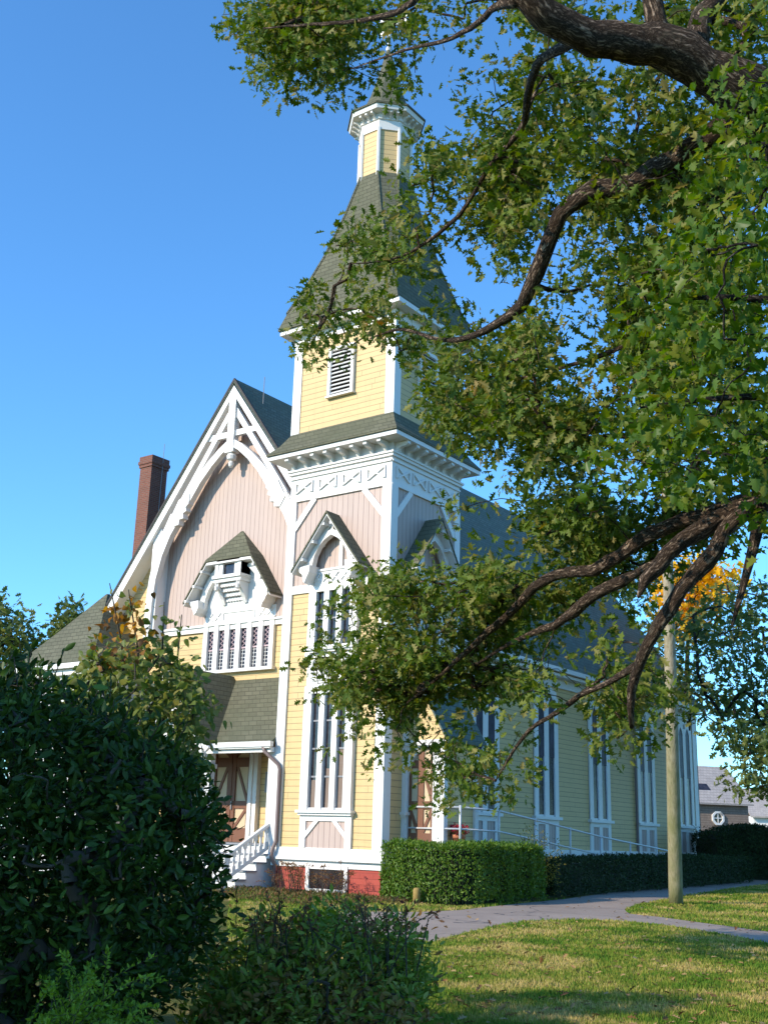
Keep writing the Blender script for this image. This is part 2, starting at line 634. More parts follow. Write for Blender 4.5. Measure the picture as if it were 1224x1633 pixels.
def asphaltmat():
    m, nt, bs = newmat('old_asphalt')
    co = objco(nt)
    a = noise(nt, co, 0.5, 5, 0.6)
    g = noise(nt, co, 45, 3, 0.6)
    c = ramp(nt, a, [(0.3, (0.27, 0.205, 0.165)), (0.7, (0.39, 0.3, 0.24))])
    c = mix(nt, mathn(nt, 'MULTIPLY', g, 0.45), c, (0.16, 0.125, 0.105))
    v = nd(nt, 'ShaderNodeTexVoronoi', feature='DISTANCE_TO_EDGE')
    v.inputs['Scale'].default_value = 0.35
    wob = nd(nt, 'ShaderNodeVectorMath', operation='ADD')
    nz = nd(nt, 'ShaderNodeTexNoise')
    nz.inputs['Scale'].default_value = 1.2
    nt.links.new(co, nz.inputs['Vector'])
    nt.links.new(co, wob.inputs[0])
    nt.links.new(nz.outputs['Color'], wob.inputs[1])
    nt.links.new(wob.outputs[0], v.inputs['Vector'])
    cr = mathn(nt, 'LESS_THAN', v.outputs['Distance'], 0.006)
    nt.links.new(mix(nt, mathn(nt, 'MULTIPLY', cr, 0.8), c, (0.05, 0.045, 0.045)), bs.inputs['Base Color'])
    bs.inputs['Roughness'].default_value = 0.9
    bump(nt, bs, g, 0.4, 0.01)
    return m


LAWN = lawnmat()
ASPH = asphaltmat()
o = ground_poly('lawn', [(-900, -900), (900, -900), (900, 900), (-900, 900)], LAWN, 0.0)
gp = lambda L: [GP(*p)[:2] for p in L]
NEAR = [(540, 1484), (620, 1496), (690, 1503), (745, 1487), (800, 1475), (845, 1469), (890, 1467), (945, 1467), (1000, 1470)]
ISL = [(1003, 1458), (995, 1451), (1012, 1444), (1050, 1436), (1100, 1427), (1160, 1418), (1224, 1410), (1400, 1392)]
FARE = [(1400, 1378), (1224, 1384), (1150, 1391), (1080, 1402), (990, 1421), (900, 1434), (800, 1444), (730, 1452), (660, 1455), (600, 1454), (540, 1456)]
ground_poly('driveway', gp(NEAR + ISL + FARE), ASPH, 0.006)
ground_poly('path', gp([(1000, 1470), (1050, 1475), (1100, 1482), (1160, 1492), (1224, 1505), (1500, 1560), (1500, 1532), (1224, 1487), (1160, 1478), (1100, 1470), (1050, 1463), (1003, 1458)]), ASPH, 0.012)

# ================================================================ the church
CH = thing('church', 'yellow and pink wooden church with white trim, a square corner tower and a shingled spire', 'church', (0, 0, 0))
GND = 0.0
TX, TY = -3.6, 3.4
FT = lambda u, n, z: (u, -n, z)             # tower front
ST = lambda u, n, z: (n, -u, z)             # tower side (u runs to the back as it falls)
GT = lambda u, n, z: (u, 2.3 - n, z)        # gable wall
NT = lambda u, n, z: (-1.85 + n, u, z)      # nave side wall


def prof(mb, pts, u0, u1):
    P = [mb.T(u0, n, z) for n, z in pts] + [mb.T(u1, n, z) for n, z in pts]
    k = len(pts)
    mb._add(P, [tuple(range(k)), tuple(range(2 * k - 1, k - 1, -1))] + [(i, i + k, (i + 1) % k + k, (i + 1) % k) for i in range(k)])


MB.prof = prof

# --- foundation and tower body
m = MB()
m.box(TX + .04, -.04, .04, TY - .04, -.3, 0.8)
m.box(-14.3, -1.9, 2.36, 26.0, -.3, 1.1)
m.build('foundation', REDPAINT, CH)
m = MB()
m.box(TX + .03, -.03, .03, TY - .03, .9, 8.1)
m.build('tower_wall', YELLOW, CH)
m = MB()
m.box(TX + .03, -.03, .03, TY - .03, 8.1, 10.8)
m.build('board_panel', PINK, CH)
m = MB()
m.box(TX + .005, -.005, .005, TY - .005, 10.75, 11.62)
m.build('frieze', WHITE, CH)
m = MB()
for T in (FT, ST):
    L = TX if T is FT else -TY
    m.T = T
    m.prof([(-.1, .78), (.0, .78), (.0, .95), (-.1, .95)], L, -.004 if T is FT else -.0015)
    m.prof([(-.1, .95), (.10, .95), (.10, 1.0), (.05, 1.05), (.02, 1.26), (-.1, 1.26)], L - .08, .098 if T is FT else -.003)
m.build('water_table', WHITE, CH)
m = MB()
for T in (FT, ST):
    m.T = T
    L = TX if T is FT else -TY
    e = .028 if T is FT else .0
    m.box(-.28, e, -.1, .028, 1.26, 10.76)
    m.box(L - (.028 if T is FT else 0), L + .27, -.1, .028, 1.26, 10.76)
m.build('corner_board', WHITE, CH)
for T in (FT, ST):
    m = MB(T)
    L = TX if T is FT else -TY
    m.box(L + .27, -.28, -.1, .02, 8.03, 8.26)
    mid = m.build('timber_band', WHITE, CH)
    m = MB(T)
    m.bar((L + .93, 10.76), (L + .2, 9.9), .17, -.05, .02)
    m.bar((-.93, 10.76), (-.2, 9.9), .17, -.05, .02)
    # frieze crosses
    for i in range(4):
        c = L + .52 + (abs(L) - 1.04) * i / 3
        m.bar((c - .27, 11.0), (c + .27, 11.3), .045, -.02, .04)
        m.bar((c - .27, 11.3), (c + .27, 11.0), .045, -.02, .045)
        m.bar((c - .3, 10.98), (c - .3, 11.33), .04, -.02, .036)
        m.bar((c + .3, 10.98), (c + .3, 11.33), .04, -.02, .036)
    m.box(L, 0.0, -.05, .035, 11.42, 11.47)
    m.box(L, 0.0, -.05, .03, 10.74, 10.8)
    m.build('timber_frame', WHITE, CH)

# --- cornice with brackets, skirt roof
m = MB()
m.box(TX - .06, .06, -.06, TY + .06, 11.56, 11.64)
m.box(TX - .1, .1, -.1, TY + .1, 11.64, 11.7)
m.box(TX - .5, .48, -.5, TY + .38, 11.97, 12.09)
m.box(TX - .02, .02, -.02, TY + .02, 11.7, 11.97)
cornice = m.build('cornice', WHITE, CH)
for T in (FT, ST):
    for i in range(8):
        mm = MB(T)
        L = TX if T is FT else -TY
        u = L + .16 + (abs(L) - .32) * i / 7
        mm.prof([(.02, 11.7), (.02, 11.965), (.43, 11.965), (.45, 11.88), (.36, 11.83), (.22, 11.82), (.14, 11.78), (.1, 11.705)], u - .06, u + .06)
        mm.build('bracket', WHITE_OLD if (T is FT and i == 6) else WHITE, cornice)


def ring(h, c, z, cx=-1.86, cy=1.76):
    """square of half width h with corners cut by c, 8 points"""
    q = [(h, -(h - c)), (h, h - c), (h - c, h), (-(h - c), h), (-h, h - c), (-h, -(h - c)), (-(h - c), -h), (h - c, -h)]
    return [(cx + a, cy + b, z) for a, b in q]


def rings(name, R_, m_, parent, cap=True):
    m = MB()
    V, F = [], []
    for r in R_:
        V += r
    for i in range(len(R_) - 1):
        for j in range(8):
            F.append((i * 8 + j, i * 8 + (j + 1) % 8, i * 8 + 8 + (j + 1) % 8, i * 8 + 8 + j))
    F += [tuple(range(7, -1, -1)), tuple(range((len(R_) - 1) * 8, len(R_) * 8))]
    m._add(V, F)
    return m.build(name, m_, parent)


def rect8(x0, x1, y0, y1, z, e=.001):
    return [(x1, y0 + e, z), (x1, y1 - e, z), (x1 - e, y1, z), (x0 + e, y1, z), (x0, y1 - e, z), (x0, y0 + e, z), (x0 + e, y0, z), (x1 - e, y0, z)]


rings('skirt_roof', [rect8(-4.13, .51, -.55, 3.8, 12.095), rect8(-4.13, .51, -.55, 3.8, 12.15), rect8(-3.88, .27, -.3, 3.62, 12.42), rect8(-3.64, .03, -.06, 3.42, 12.82)], SHINGLE, CH)

# --- belfry stage
UX0, UX1, UY0, UY1 = -3.74, -.02, .02, 3.38
m = MB()
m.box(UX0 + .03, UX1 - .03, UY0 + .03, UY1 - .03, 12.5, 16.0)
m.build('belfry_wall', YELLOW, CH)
m = MB()
for (a, b) in ((UX0, UX0 + .31), (UX1 - .31, UX1)):
    m.box(a, b, UY0, UY0 + .31, 12.6, 15.98)
    m.box(a, b, UY1 - .31, UY1, 12.6, 15.98)
m.box(UX0 - .02, UX1 + .02, UY0 - .02, UY1 + .02, 15.7, 15.99)
m.build('corner_board', WHITE, CH)
for T, c, zb in ((lambda u, n, z: (u, UY0 - n, z), -1.91, 13.78), (lambda u, n, z: (UX1 + n, -u, z), -1.66, 13.72)):
    m = MB(T)
    w, h = .47, 1.5
    m.box(c - w, c - w + .1, -.05, .07, zb, zb + h)
    m.box(c + w - .1, c + w, -.05, .07, zb, zb + h)
    m.box(c - w + .1, c + w - .1, -.05, .07, zb + h - .1, zb + h)
    m.box(c - w - .03, c + w + .03, -.05, .1, zb - .06, zb)
    fr = m.build('louver_window', WHITE, CH)
    m = MB(T)
    m.box(c - w + .1, c + w - .1, -.05, -.01, zb, zb + h - .1)
    m.build('opening', DARK, fr)
    m = MB(T)
    for i in range(11):
        z = zb + .05 + i * .122
        m.prof([(-.02, z + .075), (-.008, z + .085), (.062, z + .012), (.05, z)], c - w + .1, c + w - .1)
    m.build('louver_slats', WHITE_OLD, fr)

# --- spire, lantern, cap
m = MB()
m.box(UX0 - .34, UX1 + .34, UY0 - .34, UY1 + .34, 16.0, 16.14)
m.build('spire_cornice', WHITE, CH)
PX, PY = -1.88, 1.72
rings('spire', [rect8(-4.12, .3, -.38, 3.74, 16.14), rect8(-4.12, .3, -.38, 3.74, 16.2), ring(2.02, .04, 16.7, PX, PY), ring(1.74, .14, 17.5, PX, PY), ring(1.43, .28, 18.6, PX, PY), ring(1.07, .4, 20.1, PX, PY),
                ring(.8, .47, 21.45, PX, PY)], SHINGLE, CH)
SPR = [(2.02, .04, 16.7), (1.74, .14, 17.5), (1.43, .28, 18.6), (1.07, .4, 20.1), (.8, .47, 21.45)]
hp = MB()
for j in range(8):
    hp.tube([ring(h, c, z, PX, PY)[j] for h, c, z in SPR], .045, 5)
hp.build('hip_cap', SHINGLE, bpy.data.objects['spire'])
c8 = 2 - math.sqrt(2)
oct_ = lambda h, z: ring(h, h * c8, z, PX, PY)
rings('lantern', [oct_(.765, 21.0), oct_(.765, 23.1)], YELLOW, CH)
m = MB()
for p in oct_(.78, 0):
    m.tube([(p[0], p[1], 21.1), (p[0], p[1], 23.05)], .055, 6)
m.build('lantern_trim', WHITE, CH)
lc = rings('lantern_cornice', [oct_(.8, 22.98), oct_(.82, 23.3), oct_(.86, 23.32), oct_(.86, 23.5), oct_(1.12, 23.52), oct_(1.16, 23.66)], WHITE, CH)
P8 = oct_(.84, 0)
for i in range(8):
    a, b = np.array(P8[i]), np.array(P8[(i + 1) % 8])
    t = (b - a) / np.linalg.norm(b - a)
    nrm = np.array([t[1], -t[0], 0])
    if np.dot(nrm, (a + b) / 2 - np.array([PX, PY, 0])) < 0:
        nrm = -nrm
    for k in (0.18, 0.5, 0.82):
        c = a + (b - a) * k
        q = []
        for s in (-.035, .035):
            for n_, z in ((0, 23.3), (0, 23.51), (.24, 23.51), (.24, 23.44), (.12, 23.4)):
                p = c + t * s + nrm * n_
                q.append((p[0], p[1], z))
        m = MB()
        m._add(q, [(0, 1, 2, 3, 4), (9, 8, 7, 6, 5)] + [(i_, i_ + 5, (i_ + 1) % 5 + 5, (i_ + 1) % 5) for i_ in range(5)])
        m.build('bracket', WHITE, lc)
rings('lantern_roof', [oct_(1.2, 23.66), oct_(1.2, 23.72), oct_(.98, 23.86), oct_(.74, 24.05), oct_(.56, 24.55), oct_(.36, 25.25), oct_(.05, 26.6)], SHINGLE, CH)
fin = MB()
fin.lathe([(.06, 26.5), (.1, 26.6), (.05, 26.7), (.03, 27.0), (.08, 27.06), (.08, 27.14), (.025, 27.2), (.02, 28.1)], PX, PY, 10)
fo = fin.build('finial', WHITE, CH)
m = MB()
m.poly([(PX - .05, 27.35), (PX + .3, 27.42), (PX + .75, 27.3), (PX + .68, 27.5), (PX + .8, 27.68), (PX + .3, 27.58), (PX - .05, 27.72), (PX - .32, 27.95), (PX - .5, 27.55), (PX - .3, 27.2)], -PY - .02 - 0.0, -PY + .02)
m.v = [(x, -y, z) for x, y, z in m.v]
m.build('weather_vane', WHITE, fo)


# --- tower windows, front and side
def tower_bay(T, c):
    cs = (c - .45, c, c + .45)
    hw = .135
    e0, e1 = c - .85, c + .85
    edges = [(e0, cs[0] - hw), (cs[0] + hw, cs[1] - hw), (cs[1] + hw, cs[2] - hw), (cs[2] + hw, e1)]
    for zb, zt, bars in ((2.2, 5.42, (3.05, 3.77, 4.5)), (6.45, 8.05, (7.25,))):
        m = MB(T)
        for a, b in edges:
            m.box(a, b, -.05, .1, zb, zt)
        for q in cs:
            m.box(q - hw, q + hw, -.05, .095, zt - (.2 if zb < 5 else .05), zt)
            m.box(q - hw, q + hw, -.05, .06, zb, zb + .06)
        fr = m.build('window', WHITE, CH)
        m = MB(T)
        for q in cs:
            m.box(q - hw, q + hw, -.05, -.012, zb + .06, zt - .05)
        m.build('pane', GLASS, fr)
        m = MB(T)
        for q in cs:
            for z in bars:
                m.box(q - hw, q + hw, -.03, .012, z - .022, z + .022)
            m.box(q - hw, q - hw + .025, -.03, .01, zb + .06, zt - .05)
            m.box(q + hw - .025, q + hw, -.03, .01, zb + .06, zt - .05)
        m.build('sash', GREY, fr)
        m = MB(T)
        m.box(e0 - .07, e1 + .07, -.05, .17, zb - .07, zb)
        m.box(e0 - .03, e1 + .03, -.05, .11, zb - .13, zb - .07)
        if zb > 5:
            for q in (e0 + .06, e1 - .06):
                m.box(q - .09, q + .09, -.05, .13, zb - .24, zb - .13)
        m.build('sill', WHITE, fr)
        if zb < 5 and T is FT:
            m = MB(T)
            m.prof([(-.03, 2.26), (-.006, 2.26), (-.006, 2.95), (-.03, 3.02)], cs[0] - .1, cs[0] + .11)
            m.prof([(-.03, 2.26), (-.006, 2.26), (-.006, 3.25), (-.03, 3.3)], cs[1] - .06, cs[1] + .11)
            m.prof([(-.03, 2.26), (-.006, 2.26), (-.006, 3.74), (-.03, 3.76)], cs[2] - .11, cs[2] + .11)
            m.build('curtain', CURTAIN, fr)
    # panel below the sill
    m = MB(T)
    m.box(e0, e0 + .2, -.05, .04, 1.26, 2.07)
    m.box(e1 - .2, e1, -.05, .04, 1.26, 2.07)
    m.box(e0 + .2, e1 - .2, -.05, .038, 1.93, 2.07)
    m.bar((e0 + .12, 1.5), (e0 + .6, 1.98), .11, -.04, .035)
    m.bar((e1 - .12, 1.5), (e1 - .6, 1.98), .11, -.04, .035)
    pf = m.build('panel_frame', WHITE, CH)
    m = MB(T)
    m.box(e0 + .19, e1 - .19, -.05, .0, 1.26, 1.94)
    m.build('board_panel', PINK, pf)
    # spandrel with a cross
    m = MB(T)
    m.box(e0, e1, -.05, .03, 5.42, 6.3)
    for a, b in (((e0 + .2, 5.58), (e0 + .2, 6.2)), ((e1 - .2, 5.58), (e1 - .2, 6.2)), ((e0 + .2, 6.18), (e1 - .2, 6.18)), ((e0 + .2, 5.6), (e1 - .2, 5.6)),
                 ((e0 + .25, 5.62), (e1 - .25, 6.16)), ((e0 + .25, 6.16), (e1 - .25, 5.62))):
        m.bar(a, b, .07, .0, .06)
    m.build('spandrel', WHITE, CH)
    # band with small crosses over the upper window
    m = MB(T)
    m.box(e0, e1, -.05, .03, 8.05, 8.62)
    for i in range(5):
        q = e0 + .22 + i * .315
        m.bar((q - .11, 8.28), (q + .11, 8.52), .035, .0, .06)
        m.bar((q - .11, 8.52), (q + .11, 8.28), .035, .0, .064)
    m.box(e0, e1, -.05, .06, 8.58, 8.64)
    m.build('cross_band', WHITE, CH)
    # gabled hood
    az, lz, hw2 = 10.14, 8.58, 1.17
    m = MB(T)
    for s in (-1, 1):
        P = [T(c, -.03, az), T(c, .55, az), T(c + s * hw2, .55, lz), T(c + s * hw2, -.03, lz)]
        m.slab(P, .07)
    hood = m.build('hood_roof', SHINGLE, CH)
    m = MB(T)
    for s in (-1, 1):
        P = [T(c, -.03, az - .072), T(c, .52, az - .072), T(c + s * (hw2 - .02), .52, lz - .045), T(c + s * (hw2 - .02), -.03, lz - .045)]
        m.slab(P, .06)
        for k in (.12, .42, .72):
            u = c + s * hw2 * k
            z = az - (az - lz) * k - .16
            m.box(u - .05, u + .05, -.03, .5, z - .04, z + .04)
    m.build('soffit', WHITE_OLD, hood)
    m = MB(T)
    arch = []
    for i in range(9):
        t = i / 8
        arch.append((c - .72 + .72 * math.sin(t * math.pi / 2) ** 1.2, 8.62 + .9 * (1 - math.cos(t * math.pi / 2)) * .25 + .68 * t))
    arch = [(c - .7, 8.5), (c - .7, 8.75), (c - .64, 9.0), (c - .5, 9.25), (c - .3, 9.45), (c, 9.6), (c + .3, 9.45), (c + .5, 9.25), (c + .64, 9.0), (c + .7, 8.75), (c + .7, 8.5)]
    m.band(arch, .17, .12, .3)
    m.band([(c - .98, 8.7), (c, 9.9), (c + .98, 8.7)], .15, .1, .27)
    m.box(c - .035, c + .035, .12, .26, 9.6, 9.9)
    m.box(c + .1, c + .22, -.03, .03, 8.62, 9.55)
    for s in (-1, 1):
        m.poly([(c + s * 1.0, 8.66), (c + s * .6, 8.7), (c + s * .62, 8.5), (c + s * .7, 8.36), (c + s * .78, 8.2), (c + s * .84, 8.3), (c + s * .86, 8.45), (c + s * .96, 8.52)], .0, .42)
    m.build('hood_arch', WHITE, hood)


tower_bay(FT, -1.79)
tower_bay(ST, -1.7)

# --- basement window
m = MB(FT)
for a in ((-2.38, -2.27, .12, .84), (-1.13, -1.02, .12, .84), (-2.27, -1.13, .745, .84), (-2.38, -1.02, .1, .27)):
    m.box(a[0], a[1], -.08, .02, a[2], a[3])
bw = m.build('basement_window', WHITE, CH)
m = MB(FT)
m.box(-2.3, -1.1, -.08, -.025, .24, .77)
m.build('pane', GLASS, bw)

# --- nave walls and roof
XR, ZR, XE, ZE = -7.9, 16.22, -1.4, 7.52
SL = (ZR - ZE) / (XE - XR)
rz = lambda x: ZR - SL * abs(x - XR)
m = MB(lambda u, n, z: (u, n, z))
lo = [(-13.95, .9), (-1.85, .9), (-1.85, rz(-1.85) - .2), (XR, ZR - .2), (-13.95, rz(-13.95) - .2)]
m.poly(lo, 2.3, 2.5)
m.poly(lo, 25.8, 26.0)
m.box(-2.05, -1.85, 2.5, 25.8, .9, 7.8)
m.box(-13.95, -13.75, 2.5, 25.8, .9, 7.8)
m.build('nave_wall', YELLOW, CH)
m = MB()
for s in (-1, 1):
    xe = XR + s * (XE - XR)
    m.slab([(XR, 1.72, ZR), (XR, 26.0, ZR), (xe, 26.0, ZE), (xe, 1.72, ZE)], .16)
m.build('nave_roof', SHINGLE_GREEN, CH)
m = MB()
for s in (-1, 1):
    xe = XR + s * (XE - XR)
    m.slab([(XR, 1.705, ZR + .02), (XR, 1.79, ZR + .02), (xe, 1.79, ZE + .02), (xe, 1.705, ZE + .02)], .12)
m.build('verge', DARKEDGE, CH)
m = MB()
m.box(XE - .02, XE + .13, 1.9, 26.0, ZE - .17, ZE - .02)
m.box(-1.86, XE - .02, 2.4, 25.9, ZE - .3, ZE - .2)
m.box(-1.86, -1.78, 2.4, 25.9, 6.9, ZE - .3)
m.build('gutter', WHITE, CH)
m = MB(NT)
m.box(2.5, 26.03, -.05, .08, 1.08, 1.34)
m.build('water_table', WHITE, CH)
m = MB(NT)
m.box(25.62, 26.03, -.3, .03, 1.34, 6.9)
m.build('corner_board', WHITE, CH)
for yy in (19.35, 26.2):
    m = MB()
    m.tube([(-1.78 if yy < 25 else -1.9, yy, 7.3), (-1.78 if yy < 25 else -1.9, yy, .3)], .05, 8)
    m.build('downspout', PIPE, CH)
for c in (7.9, 11.98, 16.15, 20.4, 24.55):
    m = MB(NT)
    h = .86
    lights = (c - .37, c + .37)
    m.poly([(c - h, 2.42), (c + h, 2.42), (c + h, 6.72), (c + .3, 6.92), (c - .3, 6.92), (c - h, 6.72)], -.05, .012)
    for a, b in ((c - h, lights[0] - .21), (lights[0] + .21, lights[1] - .21), (lights[1] + .21, c + h)):
        m.box(a, b, -.03, .06, 2.42, 6.5)
    for q in lights:
        for s in (-1, 1):
            m.poly([(q + s * .23, 6.2), (q + s * .23, 6.72), (q, 6.72), (q, 6.56), (q + s * .12, 6.42)], .0, .062)
    fr = m.build('window', WHITE, CH)
    m = MB(NT)
    for q in lights:
        m.box(q - .19, q + .19, .0, .02, 2.48, 4.42)
    m.build('pane', STAINED, fr)
    m = MB(NT)
    for q in lights:
        m.poly([(q - .21, 4.42), (q + .21, 4.42), (q + .21, 6.3), (q, 6.58), (q - .21, 6.3)], .0, .045)
    m.build('storm_pane', STORM, fr)
    m = MB(NT)
    m.box(c - h - .1, c + h + .1, -.03, .15, 2.32, 2.42)
    m.build('sill', WHITE, fr)
    m = MB(NT)
    for a, b in ((c - h, c - h + .24), (c - .13, c + .13), (c + h - .24, c + h)):
        m.box(a, b, -.03, .05, 1.34, 2.32)
    m.box(c - h + .24, c + h - .24, -.03, .048, 2.16, 2.32)
    pf = m.build('panel_frame', WHITE, CH)
    m = MB(NT)
    m.box(c - h + .2, c + h - .2, -.03, .015, 1.34, 2.2)
    m.build('board_panel', PINK, pf)

# --- great gable
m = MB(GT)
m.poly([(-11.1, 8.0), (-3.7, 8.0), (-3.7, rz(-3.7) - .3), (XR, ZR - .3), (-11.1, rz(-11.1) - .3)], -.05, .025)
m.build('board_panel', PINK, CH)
m = MB(GT)
m.box(-11.1, -3.65, -.05, .08, 7.78, 8.02)
m.box(-11.1, -3.65, -.05, .13, 7.94, 8.0)
m.build('belt_course', WHITE, CH)
m = MB(lambda u, n, z: (u, 1.85 - n, z))
off = lambda x, d: (x, rz(x) - d)
m.band([off(-14.35, .4), off(XR, .4), off(-1.5, .4)], .3, -.45, .12)
bb = m.build('bargeboard', WHITE, CH)
m = MB(lambda u, n, z: (u, 1.85 - n, z))
m.band([off(-11.2, 1.15), (-10.3, rz(-10.3) - 1.12), (XR - .1, ZR - 1.12)], .2, -.08, .06)
m.band([(XR + .1, ZR - 1.12), off(-3.9, 1.12)], .2, -.08, .06)
m.bar((-9.05, 14.28), (XR - .12, 14.28), .2, -.07, .05)
m.bar((XR + .12, 14.28), (-6.7, 14.28), .2, -.07, .05)
m.build('inner_rafter', WHITE, bb)
for s in (-1, 1):
    m = MB(lambda u, n, z: (u, 1.85 - n, z))
    X = lambda x: XR + s * x
    m.band([(X(.1), 13.93), (X(.45), 13.72), (X(.9), 13.35), (X(1.4), 12.85), (X(1.9), 12.22), (X(2.15), 11.85)], [.24, .25, .27, .3, .36, .4], -.1, .1)
    m.poly([(X(1.7), 12.45), (X(1.72), 12.1), (X(1.85), 12.0), (X(1.8), 11.86), (X(1.95), 11.8), (X(1.92), 11.62), (X(2.1), 11.6), (X(2.12), 11.42), (X(2.35), 11.4), (X(2.55), 11.7), (X(2.2), 12.3)], -.1, .13)
    m.band([(X(2.35), 11.75), (X(2.7), 11.2), (X(3.0), 10.5), (X(3.2), 9.7), (X(3.28), 8.9), (X(3.3), 8.02)], [.5, .42, .36, .32, .3, .3], -.1, .1)
    m.build('arch_brace', WHITE, bb)
m = MB(lambda u, n, z: (u, 1.85 - n, z))
m.box(-11.32, -10.95, -.45, .0, 7.7, rz(-11.1) - .5)
m.box(-11.36, -10.9, -.45, .05, 7.72, 7.98)
m.build('gable_post', WHITE, CH)
m = MB(lambda u, n, z: (u, 1.85 - n, z))
m.box(XR - .15, XR + .15, -.12, .13, 13.62, ZR - .55)
m.box(XR - .19, XR + .19, -.14, .16, 13.6, 13.72)
m.lathe([(.03, 13.1), (.08, 13.15), (.1, 13.26), (.06, 13.32), (.15, 13.38), (.17, 13.5), (.1, 13.6)], XR, 1.85, 12)
m.build('king_post', WHITE, bb)
m = MB()
m.tube([(XR + .55, 2.6, rz(XR + .55) - .05), (XR + .55, 2.6, ZR + .25)], .014, 5)
m.build('lightning_rod', GREY, CH)

# --- six light window in the gable
m = MB(GT)
lights = [-8.62 + i * .475 for i in range(6)]
ed = [-8.95] + sum(([q - .14, q + .14] for q in lights), []) + [-5.93]
for i in range(0, len(ed), 2):
    m.box(ed[i], ed[i + 1], -.03, .11, 6.5, 8.02)
m.box(-8.95, -5.93, -.03, .1, 7.95, 8.06)
m.box(-8.95, -5.93, -.03, .05, 8.02, 8.42)
for c in (-8.75, -8.4, -6.5, -6.15):
    m.bar((c - .12, 8.12), (c + .12, 8.36), .04, .0, .08)
    m.bar((c - .12, 8.36), (c + .12, 8.12), .04, .0, .084)
m.bar((-8.15, 8.34), (-6.8, 8.34), .03, .0, .08)
m.bar((-8.15, 8.1), (-8.15, 8.34), .03, .0, .08)
m.bar((-6.8, 8.1), (-6.8, 8.34), .03, .0, .08)
fr = m.build('window', WHITE, CH)
m = MB(GT)
for q in lights:
    m.box(q - .14, q + .14, -.03, .004, 6.5, 7.96)
m.build('pane', STAINED, fr)
LATT = paint('pink_lattice_paint', (0.5, 0.36, 0.38), 0.5)
for q in lights:
    m = MB(GT)
    for k in range(-2, 7):
        z = 7.2 + k * .14
        for s in (-1, 1):
            a, b = (q - .12 * s, z), (q + .12 * s, z + .2)
            if min(a[1], b[1]) > 7.15 and max(a[1], b[1]) < 7.95:
                m.bar(a, b, .016, .0, .02)
    m.box(q - .14, q + .14, .0, .03, 7.14, 7.19)
    m.build('lattice', LATT, fr)
    m = MB(GT)
    for x in (-.06, .06):
        m.box(q + x - .008, q + x + .008, .0, .02, 6.55, 7.14)
    for k in range(5):
        m.box(q - .12, q + .12, .0, .018, 6.62 + k * .115, 6.635 + k * .115)
    m.build('glazing_bars', WHITE, fr)
m = MB(GT)
m.box(-9.02, -5.86, -.03, .18, 6.4, 6.5)
m.build('sill', WHITE, fr)
# hood over it: hipped front with a small box window
HC, HA, HF, HL = -7.6, 11.05, 10.02, 8.72
n0, n1 = .0, .62
hwf, hwl = .98, 1.88
m = MB(GT)
for s in (-1, 1):
    A = GT(HC, n0, HA)
    F_ = GT(HC + s * hwf, n1, HF)
    Wm = GT(HC + s * hwf, n0, HF + .04)
    Lf, Lw = GT(HC + s * hwl, n1, HL), GT(HC + s * hwl, n0, HL)
    m.slab([A, F_, Wm], .07)
    m.slab([F_, Lf, Lw, Wm], .07)
m.slab([GT(HC, n0, HA), GT(HC - hwf, n1 + .002, HF), GT(HC + hwf, n1 + .002, HF)], .07)
hood = m.build('hood_roof', SHINGLE, CH)
m = MB(GT)
for s in (-1, 1):
    m.slab([GT(HC + s * .5, n0, HF - .08), GT(HC + s * .5, n1 - .03, HF - .08), GT(HC + s * (hwf - .02), n1 - .03, HF - .09), GT(HC + s * (hwf - .02), n0, HF - .09)], .04)
    m.slab([GT(HC + s * (hwf - .02), n0, HF - .092), GT(HC + s * (hwf - .02), n1 - .03, HF - .092), GT(HC + s * (hwl - .02), n1 - .03, HL - .08), GT(HC + s * (hwl - .02), n0, HL - .08)], .05)
    for k in (.15, .5, .85):
        u = HC + s * (hwf + (hwl - hwf) * k)
        z = HF + (HL - HF) * k - .18
        m.box(u - .05, u + .05, .0, n1 + .02, z - .04, z + .04)
m.box(HC - hwf, HC + hwf, n0, n1 - .04, HF - .17, HF - .11)
m.build('soffit', WHITE, hood)
m = MB(GT)
m.poly([(HC - 1.55, 8.42), (HC + 1.55, 8.42), (HC + 1.55, 8.95), (HC + .9, 9.95), (HC - .9, 9.95), (HC - 1.55, 8.95)], .0, .06)
for s in (-1, 1):
    X = lambda x: HC + s * x
    m.band([(X(1.38), 8.5), (X(1.34), 8.85), (X(1.2), 9.2), (X(.95), 9.55), (X(.62), 9.85)], [.2, .22, .24, .26, .26], .1, .26)
    m.poly([(X(1.75), 8.72), (X(1.3), 8.75), (X(1.28), 8.5), (X(1.36), 8.36), (X(1.45), 8.28), (X(1.5), 8.42), (X(1.58), 8.5), (X(1.62), 8.6)], .0, .5)
m.build('hood_arch', WHITE, hood)
m = MB(GT)
b0, b1 = HC - .62, HC + .5
for a, b, z0, z1, e in ((b0, b0 + .14, 9.45, 9.92, 0), (b1 - .14, b1, 9.45, 9.92, 0), (b0, b1, 9.84, 9.92, -.01), (b0, b0 + .32, 9.45, 9.9, -.03), (b1 - .3, b1, 9.45, 9.9, -.03), (b0 - .06, b1 + .06, 9.36, 9.46, .06), (b0 - .03, b1 + .03, 9.24, 9.36, .0)):
    m.box(a, b, .05, n1 - .1 + e, z0, z1)
for q in (b0 + .1, b1 - .1):
    m.prof([(.05, 8.62), (.05, 9.24), (.5, 9.24), (.5, 9.1), (.38, 9.0), (.2, 8.75), (.12, 8.58)], q - .07, q + .07)
    m.lathe([(.02, 8.95), (.07, 9.0), (.07, 9.1), (.03, 9.18), (.06, 9.24)], q, 2.3 - .5, 8)
bx = m.build('box_bay', WHITE, hood)
m = MB(GT)
m.box(b0 + .3, b1 - .28, .05, .42, 9.46, 9.84)
m.build('pane', GLASS, bx)
